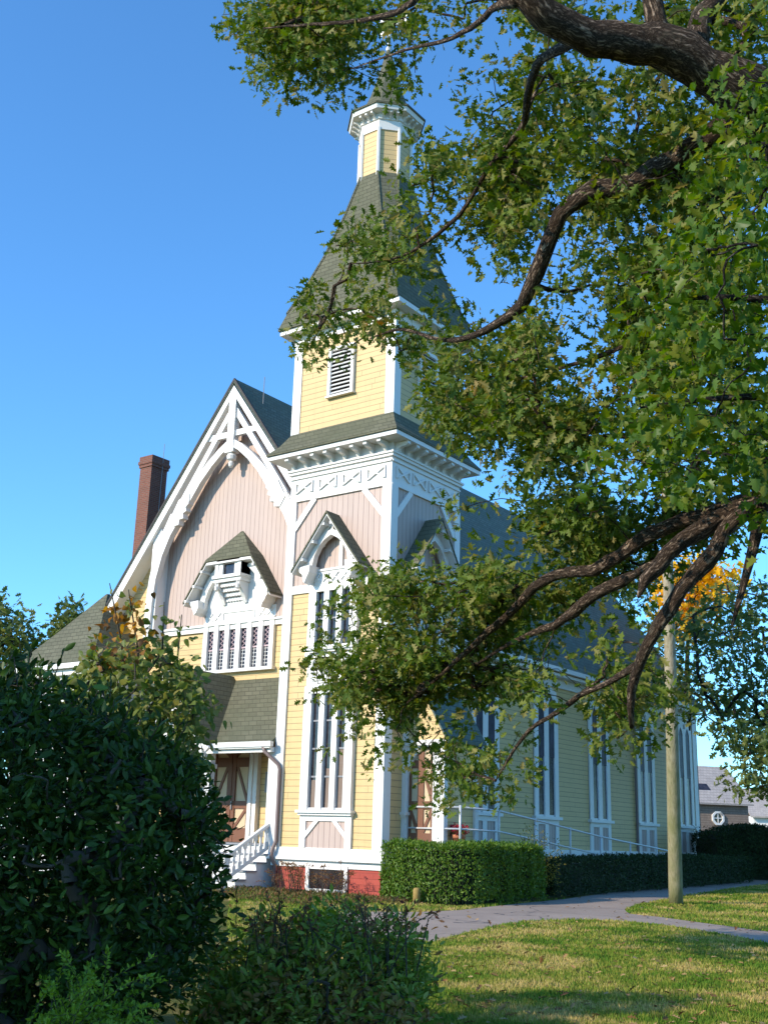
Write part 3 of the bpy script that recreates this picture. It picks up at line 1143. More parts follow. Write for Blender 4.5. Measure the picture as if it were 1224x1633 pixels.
m = MB(GT)
for k in range(4):
    z = 9.12 - k * .14
    n_ = .42 - k * .1
    pts = [(b0 + .2, z + .1)]
    for i in range(13):
        u = b0 + .2 + (b1 - b0 - .4) * i / 12
        pts.append((u, z - .035 * (i % 2)))
    pts.append((b1 - .2, z + .1))
    m.poly(pts, .05, max(n_, .08))
m.build('scallop_course', WHITE_OLD, bx)

# --- front porch
m = MB()
m.slab([(-11.2, -.2, 3.98), (-3.63, -.2, 3.98), (-3.63, 2.3, 6.15), (-11.2, 2.3, 6.15)], .12)
PG, PZ, PE, PEZ = -7.58, 6.28, 1.85, 3.98
for s in (-1, 1):
    m.slab([(PG, -.55, PZ), (PG, 2.3, PZ), (PG + s * PE, 2.3, PEZ), (PG + s * PE, -.55, PEZ)], .1)
pr = m.build('porch_roof', SHINGLE, CH)
m = MB()
m.box(PG + PE - .1, -3.55, -.34, -.21, 3.84, 3.98)
m.box(PG + PE - .1, -3.6, -.3, -.215, 3.8, 3.84)
m.box(-11.2, PG - PE + .1, -.34, -.21, 3.84, 3.98)
m.box(-11.2, -3.64, -.2, -.05, 3.7, 3.83)
m.build('gutter', WHITE, pr)
m = MB(lambda u, n, z: (u, -.5 - n, z))
m.band([(PG - PE, PEZ - .2), (PG, PZ - .2), (PG + PE, PEZ - .2)], .17, -.06, .03)
m.band([(PG - 1.5, 3.4), (PG - 1.35, 3.9), (PG - .8, 4.55), (PG, 5.0), (PG + .8, 4.55), (PG + 1.35, 3.9), (PG + 1.5, 3.4)], .16, -.3, -.16)
m.box(PG - .08, PG + .08, -.3, -.1, 4.9, PZ - .3)
m.poly([(PG - PE + .2, PEZ - .1), (PG + PE - .2, PEZ - .1), (PG, PZ - .25)], -.6, -.5)
m.build('porch_gable', WHITE, pr)
for x in (-9.15, -6.02):
    m = MB()
    m.box(x - .1, x + .1, -.15, .05, 1.27, 3.95)
    m.box(x - .14, x + .14, -.19, .09, 1.27, 1.5)
    m.box(x - .14, x + .14, -.19, .09, 3.3, 3.42)
    m.beam((x, -.05, 3.2), (x + (.55 if x < -7 else -.55), -.05, 3.85), .09, .12, (0, 1, 0))
    m.build('porch_post', WHITE, CH)
m = MB()
m.box(-3.86, -3.63, -.02, .2, 1.27, 3.85)
m.build('porch_post', WHITE, CH)
m = MB()
m.tube([(-3.86, -.27, 3.85), (-3.82, -.25, 3.72), (-3.42, -.12, 3.38), (-3.38, -.09, 3.25), (-3.38, -.09, 1.4), (-3.42, -.16, 1.2), (-3.44, -.18, .98), (-3.4, -.06, .8), (-3.4, -.06, .1)], .052, 8)
m.build('downspout', PIPE, CH, True)
# doorway
m = MB(GT)
DC = -7.33
m.box(DC - 1.12, DC - .78, -.03, .16, 1.3, 4.7)
m.box(DC + .78, DC + 1.12, -.03, .16, 1.3, 4.7)
m.box(DC + .86, DC + .96, -.03, .2, 1.3, 4.7)
m.box(DC - .78, DC + .78, -.03, .15, 4.55, 4.7)
df = m.build('door_frame', WHITE, CH)
m = MB(GT)
m.box(DC - .78, DC + .78, -.03, .02, 1.3, 4.55)
dr = m.build('door', CREAM, CH)
m = MB(GT)
for s in (-1, 1):
    X = lambda x: DC + s * x
    m.box(*sorted((X(.02), X(.17))), .0, .07, 1.32, 4.55)
    m.box(*sorted((X(.66), X(.78))), .0, .066, 1.32, 4.55)
    for z0, z1 in ((1.32, 1.72), (2.28, 2.5), (3.5, 3.78)):
        m.box(*sorted((X(.16), X(.67))), .0, .06, z0, z1)
    m.bar((X(.2), 3.5), (X(.66), 2.5), .09, .0, .05)
    m.bar((X(.66), 2.3), (X(.17), 1.72), .09, .0, .05)
    m.bar((X(.17), 3.85), (X(.66), 4.25), .09, .0, .05)
m.box(DC - .03, DC + .03, .0, .09, 1.32, 3.6)
m.build('door_timbers', BROWN, dr)
m = MB(GT)
m.box(DC + .06, DC + .1, .07, .12, 2.25, 2.5)
m.build('handle', GREY, dr)
m = MB(GT)
m.box(-5.98, -5.74, -.02, .05, 2.75, 3.35)
m.box(-5.96, -5.76, -.02, .06, 2.78, 3.32)
m.build('wall_plaque', GREY, CH)
# steps
m = MB()
m.box(-9.5, -3.62, .25, 2.34, -.1, 1.27)
for k, (y0, z) in enumerate(((-.12, 1.06), (-.5, .85), (-.88, .64), (-1.26, .43), (-1.64, .22))):
    y1 = y0 + .38 if k else .25
    m.box(-9.3, -3.68, y0 + .03, y1 + .03, -.1, z - .035)
st = m.build('front_steps', WHITE, CH)
m = MB()
m.box(-9.54, -3.6, .19, 2.34, 1.272, 1.312)
for k, (y0, z) in enumerate(((-.12, 1.06), (-.5, .85), (-.88, .64), (-1.26, .43), (-1.64, .22))):
    m.box(-9.33, -3.64, y0 - .02, y0 + .4, z - .033, z + .002)
m.build('tread', GREY, st)
for x in (-3.74, -9.25):
    m = MB()
    m.box(x - .07, x + .07, -1.68, -1.54, .1, 1.0)
    m.box(x - .1, x + .1, -1.71, -1.51, 1.0, 1.06)
    m.beam((x, -1.62, .96), (x, .3, 1.98), .1, .075)
    m.beam((x, -1.6, .4), (x, .25, 1.36), .06, .09)
    for i in range(9):
        t = (i + .7) / 9.4
        y = -1.6 + 1.85 * t
        zb, zt = .42 + .96 * t, .94 + 1.0 * t
        m.box(x - .018, x + .018, y - .055, y + .055, zb, zb + (zt - zb) * .3)
        m.box(x - .016, x + .016, y - .03, y + .03, zb + (zt - zb) * .3, zb + (zt - zb) * .72)
        m.box(x - .018, x + .018, y - .055, y + .055, zb + (zt - zb) * .72, zt)
    m.build('stair_railing', WHITE, CH)

# --- chimney, left wing
m = MB()
m.box(-14.83, -14.2, 4.0, 4.8, 6.5, 15.1)
m.box(-14.9, -14.13, 3.93, 4.87, 15.0, 15.12)
m.box(-14.87, -14.16, 3.96, 4.84, 14.88, 15.0)
m.box(-14.87, -14.16, 3.96, 4.84, 15.12, 15.32)
chm = m.build('chimney', BRICK, CH)
m = MB()
m.tube([(-14.17, 4.5, 12.0), (-14.15, 4.5, 15.2), (-14.15, 4.5, 15.9)], .012, 5)
m.build('lightning_rod', GREY, chm)
m = MB()
m.box(-15.45, -11.85, .15, 3.95, .2, 6.62)
m.build('wing_wall', WHITE_OLD, CH)
wx, wy, wh = -13.65, 2.05, 2.1
rings('wing_roof', [ring(wh, .001, 6.62, wx, wy), ring(wh, .001, 6.72, wx, wy), ring(1.05, .001, 8.1, wx, wy), ring(.04, .001, 9.48, wx, wy)], SHINGLE, CH)
m = MB()
m.box(wx - wh, wx + wh, wy - wh - .12, wy - wh - .005, 6.54, 6.7)
m.box(wx - wh + .1, wx + wh - .1, .0, .14, 6.35, 6.6)
m.build('gutter', WHITE, CH)

# --- side vestibule by the tower
VX, VZ = .62, 5.35
m = MB()
m.box(-.03, 1.22, 1.0, 2.45, .2, 4.0)
m.poly([(-.03, 4.0), (1.3, 4.0), (VX, 5.2)], .92, 2.4)
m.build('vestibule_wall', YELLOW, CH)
m = MB()
for s in (-1, 1):
    m.slab([(VX, .68, VZ), (VX, 2.6, VZ), (VX + s * .82, 2.6, 4.02), (VX + s * .82, .68, 4.02)], .08)
vr = m.build('vestibule_roof', SHINGLE_GREEN, CH)
m = MB(lambda u, n, z: (u, 1.0 - n, z))
m.box(.02, .13, -.05, .12, 1.3, 3.9)
m.box(.9, 1.25, -.05, .12, 1.3, 3.9)
m.box(-.02, 1.34, -.05, .2, 3.86, 4.0)
m.poly([(.13, 3.86), (.13, 3.1), (.2, 3.35), (.35, 3.62), (.6, 3.78), (.9, 3.82), (.9, 3.86)], -.02, .1)
m.build('vestibule_trim', WHITE_OLD, CH)
m = MB()
m.box(1.14, 1.28, 2.3, 2.48, 1.3, 3.9)
m.build('porch_post', WHITE_OLD, CH)
m = MB(lambda u, n, z: (u, 1.0 - n, z))
m.box(.12, .92, -.05, .02, 1.33, 3.8)
dr = m.build('door', CREAM, CH)
m = MB(lambda u, n, z: (u, 1.0 - n, z))
for a, b, z0, z1 in ((.13, .2, 1.33, 3.8), (.8, .9, 1.33, 3.8), (.4, .58, 1.33, 3.8), (.13, .9, 1.33, 1.7), (.13, .9, 2.28, 2.48), (.13, .9, 3.3, 3.5)):
    m.box(a, b, -.02, .05, z0, z1)
m.bar((.56, 3.3), (.84, 2.45), .08, -.02, .05)
m.bar((.56, 1.7), (.84, 2.3), .08, -.02, .05)
m.bar((.42, 1.7), (.16, 2.3), .08, -.02, .05)
m.build('door_timbers', BROWN, dr)

# ================================================================ vegetation tools
def leaf_template(kind):
    """outline halves of one leaf in its own plane: x along the leaf (0..1), y across; z = fold"""
    if kind == 'oak':
        up = [(0.0, 0.0), (0.12, 0.03), (0.22, 0.2), (0.3, 0.07), (0.45, 0.34), (0.54, 0.1), (0.72, 0.3), (0.78, 0.12), (1.0, 0.0)]
    elif kind == 'oak_small':
        up = [(0.0, 0.0), (0.15, 0.03), (0.28, 0.16), (0.36, 0.06), (0.5, 0.28), (0.58, 0.09), (0.74, 0.24), (0.82, 0.08), (1.0, 0.0)]
    elif kind == 'maple':
        up = [(0.0, 0.0), (0.1, 0.04), (0.05, 0.33), (0.27, 0.24), (0.42, 0.5), (0.5, 0.2), (0.66, 0.24), (1.0, 0.0)]
    elif kind == 'laurel':
        up = [(0.0, 0.0), (0.2, 0.14), (0.5, 0.21), (0.8, 0.13), (1.0, 0.0)]
    elif kind == 'heart':
        up = [(0.0, 0.0), (0.05, 0.26), (0.3, 0.36), (0.65, 0.22), (1.0, 0.0)]
    elif kind == 'small':
        up = [(0.0, 0.0), (0.4, 0.22), (1.0, 0.0)]
    V = [(x, y, y * 0.35) for x, y in up] + [(x, -y, y * 0.35) for x, y in up[1:-1]]
    k = len(up)
    f1 = list(range(k))
    f2 = [0] + list(range(k, 2 * k - 2)) + [k - 1]
    return np.array(V), [f1, f2[::-1]]


def unit(a):
    return a / np.maximum(np.linalg.norm(a, axis=1, keepdims=True), 1e-9)


def leaf_mesh(name, kind, P, axis, nrm, size, m, parent=None):
    TV, TF = leaf_template(kind)
    N, k = len(P), len(TV)
    x = unit(axis)
    y = unit(np.cross(nrm, x))
    z = np.cross(x, y)
    V = P[:, None, :] + size[:, None, None] * (TV[None, :, 0:1] * x[:, None] + TV[None, :, 1:2] * y[:, None] + TV[None, :, 2:3] * z[:, None])
    V = V.reshape(-1, 3)
    lens = [len(f) for f in TF]
    idx = np.concatenate([np.array(f) for f in TF])
    loops = (idx[None, :] + (np.arange(N) * k)[:, None]).reshape(-1)
    tot = np.tile(np.array(lens), N)
    start = np.concatenate([[0], np.cumsum(tot)[:-1]])
    me = bpy.data.meshes.new(name)
    me.vertices.add(len(V))
    me.vertices.foreach_set('co', V.astype(np.float32).reshape(-1))
    me.loops.add(len(loops))
    me.loops.foreach_set('vertex_index', loops.astype(np.int32))
    me.polygons.add(len(tot))
    me.polygons.foreach_set('loop_start', start.astype(np.int32))
    me.polygons.foreach_set('loop_total', tot.astype(np.int32))
    me.update(calc_edges=True)
    me.validate()
    return link(name, me, m, parent)


def rnd(n, s=1.0):
    return RNG.normal(size=(n, 3)) * s


def sprays(C, per, radius, size, down=0.35, out=None, flat=0.6, jit=0.3):
    """leaves round each spray centre: returns positions, axes, normals, sizes"""
    n = len(C)
    idx = np.repeat(np.arange(n), per)
    N = len(idx)
    rad = radius[idx] if hasattr(radius, '__len__') else np.full(N, radius)
    o = np.clip(rnd(N, 0.5), -.95, .95)
    o[:, 2] *= 0.75
    P = C[idx] + o * rad[:, None]
    dirs = unit(rnd(n))
    if out is not None:
        dirs = unit(dirs * 0.7 + out)
    ax = unit(unit(o + 1e-6) * 0.8 + dirs[idx] * 0.6 + rnd(N, 0.4) + np.array([0, 0, -down]))
    nr = rnd(N, 0.65)
    nr[:, 2] += flat
    sz = size * (1 + jit * (RNG.random(N) * 2 - 1))
    return P, ax, nr, sz


def resample(path, step):
    """path: list of (px, py, depth, radius) -> world points, radii"""
    Q = np.array([W(a, b, c) for a, b, c, r in path])
    rr = np.array([p[3] for p in path])
    L = np.concatenate([[0], np.cumsum(np.linalg.norm(np.diff(Q, axis=0), axis=1))])
    n = max(2, int(L[-1] / step) + 1)
    t = np.linspace(0, L[-1], n)
    # Catmull-like smoothing through linear interpolation followed by averaging
    S = np.array([np.interp(t, L, Q[:, i]) for i in range(3)]).T
    rs = np.interp(t, L, rr)
    for _ in range(2):
        S[1:-1] = S[1:-1] * 0.5 + (S[:-2] + S[2:]) * 0.25
    return S, rs


def grow(seeds, seed_r, targets, mb, rmin=0.006, maxlink=3.0, seedno=1, wob=0.06):
    """twigs that join every target to the branch work (nearest-neighbour tree)"""
    pts = [np.array(p) for p in seeds]
    ns = len(pts)
    T = np.array(targets)
    n = len(T)
    if n == 0:
        return
    S = np.array(pts)
    D = np.linalg.norm(T[:, None] - S[None], axis=2)
    best = D.min(1) * 1.0
    par = D.argmin(1)            # index < ns: a seed; else ns + k
    done = np.zeros(n, bool)
    order, parent = [], np.zeros(n, int)
    for _ in range(n):
        b = np.where(done, 1e9, best)
        i = int(b.argmin())
        done[i] = True
        parent[i] = par[i]
        order.append(i)
        d = np.linalg.norm(T - T[i], axis=1) * 1.12
        upd = d < best
        best = np.where(upd, d, best)
        par = np.where(upd, ns + i, par)
    cnt = np.ones(n)
    for i in reversed(order):
        if parent[i] >= ns:
            cnt[parent[i] - ns] += cnt[i]
    rg = random.Random(seedno)
    for i in order:
        a = S[parent[i]] if parent[i] < ns else T[parent[i] - ns]
        b = T[i]
        L = np.linalg.norm(b - a)
        if L > maxlink or L < 1e-3:
            continue
        r = min(rmin * cnt[i] ** 0.42, 0.06)
        ra = r * 1.15
        mid = [a + (b - a) * t + np.array([rg.gauss(0, wob), rg.gauss(0, wob), rg.gauss(0, wob) + 0.05 * L]) * (L * 0.8) for t in (0.35, 0.7)]
        mb.tube([a, mid[0], mid[1], b], [ra, (ra + r) / 2, r, r * 0.8], 5, False)


BARK = bark('oak_bark', (0.13, 0.088, 0.063), (0.33, 0.24, 0.175))
BARK_GREY = bark('grey_bark', (0.06, 0.052, 0.045), (0.14, 0.125, 0.11))
OAKLEAF = leafmat('oak_leaves', [(0.0, (0.055, 0.1, 0.014)), (0.45, (0.11, 0.165, 0.02)), (0.8, (0.175, 0.195, 0.034)), (1.0, (0.27, 0.23, 0.08))], 0.35, 0.55, 0.22,
                  patch=(0.3, 0.13, 0.03), patch_scale=0.55, patch_lo=0.68)
MAPLELEAF = leafmat('maple_leaves', [(0.0, (0.06, 0.12, 0.014)), (0.6, (0.1, 0.17, 0.02)), (1.0, (0.19, 0.2, 0.03))], 0.45, 0.4, 0.3)

# ================================================================ the oak
# density of foliage by rows of 51 photo pixels (24 columns each)
OAKD = [
    '000000058887746786555556',
    '000000037757555676544456',
    '000000006344204667665443',
    '000000000012001355554422',
    '000000000000030651456655',
    '000000000000060761366665',
    '000000000000030763546664',
    '000000000057564525337642',
    '000000000068864467336642',
    '000000000388888887256642',
    '000000000365478885266542',
    '000000000022006762466543',
    '000000000000008763563455',
    '000000000000004657653355',
    '000000000000002444555444',
    '000000000000000232435566',
    '000000000001441047666432',
    '000000000014654566652222',
    '000000000034666665321111',
    '000000000024566653110100',
    '000000000044555532244220',
    '000000000165555443344210',
    '000000000044543233554100',
    '000000000000455422121000',
    '000000000000255300000000',
    '000000000000012100000000',
]
OAKG = np.array([[float(c) for c in r] for r in OAKD])


def dens(px, py):
    gx, gy = px / 51 - 0.5, py / 51 - 0.5
    i0 = np.clip(np.floor(gx).astype(int), 0, 22)
    j0 = np.clip(np.floor(gy).astype(int), 0, len(OAKD) - 2)
    fx, fy = np.clip(gx - i0, 0, 1), np.clip(gy - j0, 0, 1)
    return (OAKG[j0, i0] * (1 - fx) * (1 - fy) + OAKG[j0, i0 + 1] * fx * (1 - fy) + OAKG[j0 + 1, i0] * (1 - fx) * fy + OAKG[j0 + 1, i0 + 1] * fx * fy)


def odepth(px):
    return 11.0 + np.clip(1210 - px, -250, 900) * 0.0075


LIMBS = [
    # trunk
    [(1480, 1420, 11.4, .62), (1470, 1250, 11.3, .52), (1455, 1000, 11.2, .47), (1430, 700, 11.0, .45), (1390, 450, 10.9, .42), (1330, 300, 10.8, .38)],
    [(1390, 430, 10.9, .38), (1300, 260, 10.6, .34), (1230, 195, 10.4, .31), (1165, 140, 10.2, .28), (1100, 90, 10.1, .24), (1040, 68, 10.0, .2), (980, 70, 9.9, .185), (925, 62, 9.8, .18), (870, 35, 9.7, .165), (830, -5, 9.6, .15), (790, -60, 9.6, .13)],
    [(1330, 320, 10.8, .3), (1240, 210, 10.9, .2), (1180, 175, 10.9, .15), (1130, 210, 11.0, .135), (1070, 258, 11.2, .125), (1020, 296, 11.4, .12), (985, 308, 11.5, .115), (945, 296, 11.6, .105), (905, 312, 11.7, .1), (880, 350, 11.8, .1), (862, 400, 11.9, .1), (855, 450, 12.0, .09), (835, 490, 12.2, .085), (795, 515, 12.6, .06), (750, 540, 13.0, .04), (700, 545, 13.6, .03), (640, 520, 14.3, .02), (590, 540, 14.8, .012)],
    [(1060, 75, 10.0, .14), (1045, 30, 10.0, .11), (1035, -40, 10.1, .1)],
    [(1120, 105, 10.2, .14), (1100, 60, 10.6, .13), (1130, 20, 10.8, .12), (1165, -40, 11, .11)],
    [(1125, 30, 10.8, .06), (1165, 22, 10.6, .05), (1205, 40, 10.5, .04), (1205, 65, 10.4, .03), (1170, 90, 10.4, .02)],
    [(930, 62, 9.8, .07), (860, 90, 10.6, .05), (840, 150, 11.8, .05), (842, 190, 12.4, .045), (828, 215, 12.7, .042), (800, 240, 12.9, .04), (772, 268, 13.1, .035), (758, 310, 13.3, .03), (730, 350, 13.6, .03), (695, 375, 14.0, .03), (655, 405, 14.5, .022), (600, 420, 15, .014), (560, 420, 15.3, .008)],
    [(830, -5, 9.6, .1), (796, 5, 10.2, .04), (748, 48, 11.2, .03), (705, 68, 12.1, .026), (662, 74, 12.9, .022), (616, 90, 13.7, .015), (560, 110, 14.4, .008)],
    [(790, -60, 9.6, .13), (700, -40, 11.5, .06), (640, 20, 13.0, .04), (560, 35, 14.0, .03), (480, 40, 14.8, .02), (420, 45, 15.4, .012)],
    [(1455, 900, 11.2, .3), (1340, 760, 11.6, .17), (1240, 790, 12.0, .14), (1170, 806, 12.2, .105), (1085, 829, 12.6, .095), (1040, 850, 12.8, .09), (999, 874, 13.0, .085), (965, 905, 13.3, .09), (947, 917, 13.4, .085), (913, 906, 13.7, .07), (879, 915, 14.0, .075), (836, 949, 14.4, .065), (810, 983, 14.7, .06), (753, 1029, 15.1, .045), (700, 1080, 15.5, .03), (650, 1120, 15.9, .015)],
    [(1390, 720, 11.4, .2), (1250, 780, 11.8, .14), (1153, 822, 11.8, .115), (1120, 842, 11.7, .11), (1096, 857, 11.6, .11), (1070, 880, 11.5, .1), (1046, 888, 11.4, .1), (1034, 910, 11.3, .085), (1022, 928, 11.2, .06), (1017, 952, 11.1, .02)],
    [(1052, 895, 12.4, .05), (1010, 915, 12.8, .06), (982, 932, 13.0, .085), (955, 942, 13.2, .08), (930, 958, 13.4, .08), (905, 980, 13.7, .075), (892, 997, 13.9, .065), (866, 1003, 14.2, .05), (820, 1020, 14.6, .035), (760, 1060, 15.1, .02)],
    [(1190, 815, 11.7, .09), (1150, 832, 11.5, .095), (1146, 870, 11.5, .1), (1143, 900, 11.5, .095), (1096, 922, 11.4, .085), (1075, 945, 11.4, .085), (1060, 972, 11.3, .085), (1048, 1020, 11.3, .075), (1020, 1048, 11.5, .065), (1006, 1075, 11.7, .06), (1003, 1120, 11.8, .05), (1006, 1160, 11.9, .03)],
    [(1012, 1062, 11.6, .045), (970, 1090, 12.1, .042), (924, 1105, 12.6, .04), (890, 1137, 13.0, .035), (862, 1152, 13.3, .03), (833, 1168, 13.6, .028), (810, 1212, 14.0, .02), (790, 1245, 14.3, .01)],
    [(1300, 640, 10.2, .14), (1235, 720, 9.9, .1), (1214, 790, 9.8, .075), (1206, 830, 9.7, .06), (1201, 862, 9.65, .055), (1204, 897, 9.6, .05), (1186, 930, 9.55, .042), (1172, 965, 9.5, .03), (1166, 1000, 9.5, .015)],
    [(1155, 640, 11.8, .04), (1110, 715, 12, .045), (1060, 725, 12.4, .05), (1030, 705, 12.6, .045), (990, 690, 12.9, .035), (930, 700, 13.3, .03), (880, 720, 13.7, .015)],
    [(1000, 550, 12.2, .03), (940, 575, 12.6, .032), (880, 590, 13.1, .03), (820, 610, 13.6, .02), (780, 600, 13.9, .01)],
    [(855, 455, 12.0, .03), (900, 470, 12.4, .025), (940, 455, 12.8, .015)],
]
oak = thing('oak_tree', 'huge old oak with thick dark crooked limbs reaching in from the right across the church', 'tree', tuple(np.append(W(1480, 1420, 11.4)[:2], zg(*W(1480, 1420, 11.4)[:2]) - .05)))
seeds, seedr = [], []
wood = MB()
for i, L in enumerate(LIMBS):
    S, rs = resample(L, 0.22)
    rs = rs * .87
    if i == 0:
        S[0][2] = zg(S[0][0], S[0][1]) - .1
    jit = RNG.normal(size=S.shape) * (rs[:, None] * 0.16)
    jit[0] = 0
    S = S + jit
    ring_n = 18 if rs.max() > .15 else (10 if rs.max() > .07 else 7)
    wood.tube(S, list(rs * (1 + RNG.normal(size=len(rs)) * 0.06)), ring_n, True, 0.07, i)
    seeds += list(S)
    seedr += list(rs)
# sprays of leaves
n_try = 60000
px = RNG.random(n_try) * 1224
py = RNG.random(n_try) * 26 * 51
# clumps gather along a rippled pattern so that the sky shows between them
rip = np.zeros(n_try)
for k in range(7):
    fx, fy, ph = RNG.normal(0, 0.035), RNG.normal(0, 0.035), RNG.random() * 6.3
    rip += np.sin(px * fx + py * fy + ph)
dd = np.maximum(dens(px, py) - 0.9, 0) * 1.12
depth = odepth(px) + RNG.normal(size=n_try) * 0.9 + np.where(py > 780, 0.9, 0)
keep = RNG.random(n_try) < (dd ** 1.8) / 25.0 * np.where(px > 870, 1.25, 1.0) * (1224 * 26 * 51 / 2601) * 6.4 / n_try * (depth / 14.0) ** 2 * np.clip(1 + np.where(py > 760, 0.6, 0.8) * rip, 0.05, 3)
px, py, depth, dd = px[keep], py[keep], depth[keep], dd[keep]
# leaves hang behind and below the sunlit lower limbs rather than before them
for L in LIMBS[8:13]:
    S, rs = resample(L, 0.12)
    rel = S - EYE
    dl = rel @ FWD
    lx, ly = PW / 2 + rel @ RIGHT / dl * FPX, PH / 2 + rel @ DOWN / dl * FPX
    D2 = np.hypot(px[:, None] - lx[None], py[:, None] - ly[None])
    j = D2.argmin(1)
    near = (D2.min(1) < 48) & (depth < dl[j] + .45)
    depth = np.where(near, dl[j] + RNG.uniform(.5, 1.3, len(px)), depth)
CEN = np.array([W(a, b, c) for a, b, c in zip(px, py, depth)])
# the part of the crown above and behind the frame
extra = []
for _ in range(420):
    a, b = random.uniform(700, 2100), random.uniform(-900, -40) if random.random() < .75 else random.uniform(-40, 900)
    if b > -40 and a < 1260:
        continue
    extra.append(W(a, b, random.uniform(10.5, 16)))
extra = np.array(extra)
grow(seeds, seedr, list(CEN[::1]) + list(extra[::3]), wood, 0.0055, 2.2, 3)
tr = wood.build('trunk', BARK, oak, True)
ALL = np.concatenate([CEN, extra])
SUB = np.repeat(ALL, 4, axis=0) + np.clip(rnd(len(ALL) * 4, 0.18), -.34, .34)
P, ax, nr, sz = sprays(SUB, 12, 0.165, 0.125, 0.3, None, 0.25, .45)
leaf_mesh('crown', 'oak', P, ax, nr, sz, OAKLEAF, oak)
print('oak sprays', len(CEN), 'leaves', len(P))

# ================================================================ other trees and shrubs
def inpoly(x, y, poly):
    c = np.zeros(len(x), bool)
    n = len(poly)
    for i in range(n):
        x0, y0 = poly[i]
        x1, y1 = poly[(i + 1) % n]
        cond = ((y0 > y) != (y1 > y))
        xi = (x1 - x0) * (y - y0) / ((y1 - y0) if y1 != y0 else 1e-9) + x0
        c ^= cond & (x < xi)
    return c


def edgedist(x, y, poly):
    d = np.full(len(x), 1e9)
    n = len(poly)
    for i in range(n):
        a = np.array(poly[i], float)
        b = np.array(poly[(i + 1) % n], float)
        ab = b - a
        t = np.clip(((x - a[0]) * ab[0] + (y - a[1]) * ab[1]) / (ab @ ab), 0, 1)
        d = np.minimum(d, np.hypot(x - a[0] - t * ab[0], y - a[1] - t * ab[1]))
    return d


def inflate(poly, n, dmid, half, edge, shell=0.5):
    """points through a rounded solid whose outline is the polygon and whose depth is 2*half"""
    P = np.array(poly, float)
    lo, hi = P.min(0), P.max(0)
    out = []
    while len(out) < n:
        x = lo[0] + RNG.random(4 * n) * (hi[0] - lo[0])
        y = lo[1] + RNG.random(4 * n) * (hi[1] - lo[1])
        k = inpoly(x, y, poly)
        x, y = x[k], y[k]
        e = np.clip(edgedist(x, y, poly) / edge, 0, 1)
        pr = np.sqrt(1 - (1 - e) ** 2)
        t = RNG.random(len(x)) * 2 - 1
        t = np.sign(t) * np.abs(t) ** shell
        d = dmid + half * pr * t
        out += [W(a, b, c) for a, b, c in zip(x, y, d)]
    return np.array(out[:n])


def ground_at(px, py, d):
    p = W(px, py, d)
    return np.array([p[0], p[1], zg(p[0], p[1])])


def tree(name, label, cat, poly, base, d, half, n, per, rad, leaf, size, lm, bm_, trunk_r, group=None, down=.25, flat=.3, edge=120, parts=('trunk', 'crown'), ntw=0.6, stems=1, maxlink=6):
    b = ground_at(base[0], base[1], d)
    t = thing(name, label, cat, tuple(b), group)
    C = inflate(poly, n, d, half, edge)
    cen = C.mean(0)
    wood_ = MB()
    seeds_ = []
    for s in range(stems):
        o = np.array([RNG.normal() * .25, RNG.normal() * .25, 0]) * (stems > 1) * half * .6
        top = cen + np.array([0, 0, (C[:, 2].max() - cen[2]) * .6]) + o * 2
        k = 10
        tt = np.linspace(0, 1, k)
        S = (b + o)[None] * (1 - tt[:, None]) + top[None] * tt[:, None]
        S += rnd(k, trunk_r * .5) * np.sin(tt * math.pi)[:, None]
        S[0][2] -= .05
        wood_.tube(S, list(trunk_r * (1 - .85 * tt)), 9, True, .08, s)
        seeds_ += list(S[3:])
    m_ = int(n * ntw)
    if m_:
        grow(seeds_, None, list(C[:m_]), wood_, max(trunk_r * .05, .004), maxlink, 5)
    wood_.build(parts[0], bm_, t, True)
    P, ax, nr, sz = sprays(C, per, rad, size, down, None, flat)
    leaf_mesh(parts[1], leaf, P, ax, nr, sz, lm, t)
    return t


DARKLEAF = leafmat('dark_far_leaves', [(0.0, (0.03, 0.06, 0.018)), (0.7, (0.055, 0.095, 0.03)), (1.0, (0.1, 0.13, 0.04))], 0.25, 0.5, 0.3)
MIDLEAF = leafmat('mid_green_leaves', [(0.0, (0.06, 0.1, 0.025)), (0.6, (0.11, 0.15, 0.035)), (1.0, (0.17, 0.18, 0.05))], 0.35, 0.5, 0.3)
GOLDLEAF = leafmat('golden_leaves', [(0.0, (0.72, 0.36, 0.012)), (0.6, (0.82, 0.5, 0.02)), (1.0, (0.6, 0.45, 0.04))], 0.4, 0.5, 0.2)
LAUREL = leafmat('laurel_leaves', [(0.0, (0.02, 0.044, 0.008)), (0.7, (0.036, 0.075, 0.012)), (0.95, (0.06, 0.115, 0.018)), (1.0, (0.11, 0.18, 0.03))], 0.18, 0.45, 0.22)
VINELEAF = leafmat('vine_leaves', [(0.0, (0.1, 0.15, 0.03)), (0.6, (0.18, 0.22, 0.05)), (1.0, (0.28, 0.26, 0.09))], 0.4, 0.5, 0.3)
RUSTLEAF = leafmat('rusty_leaves', [(0.0, (0.1, 0.06, 0.03)), (0.5, (0.35, 0.16, 0.03)), (1.0, (0.5, 0.3, 0.06))], 0.4, 0.5, 0.2)
SHRUBLEAF = leafmat('shrub_leaves', [(0.0, (0.09, 0.16, 0.017)), (0.6, (0.18, 0.26, 0.034)), (1.0, (0.32, 0.32, 0.07))], 0.25, 0.5, 0.3, patch=(0.26, 0.15, 0.05), patch_scale=1.6, patch_lo=0.5)
HEDGELEAF = leafmat('hedge_leaves', [(0.0, (0.055, 0.12, 0.012)), (0.6, (0.095, 0.18, 0.018)), (1.0, (0.16, 0.23, 0.03))], 0.3, 0.45, 0.3)
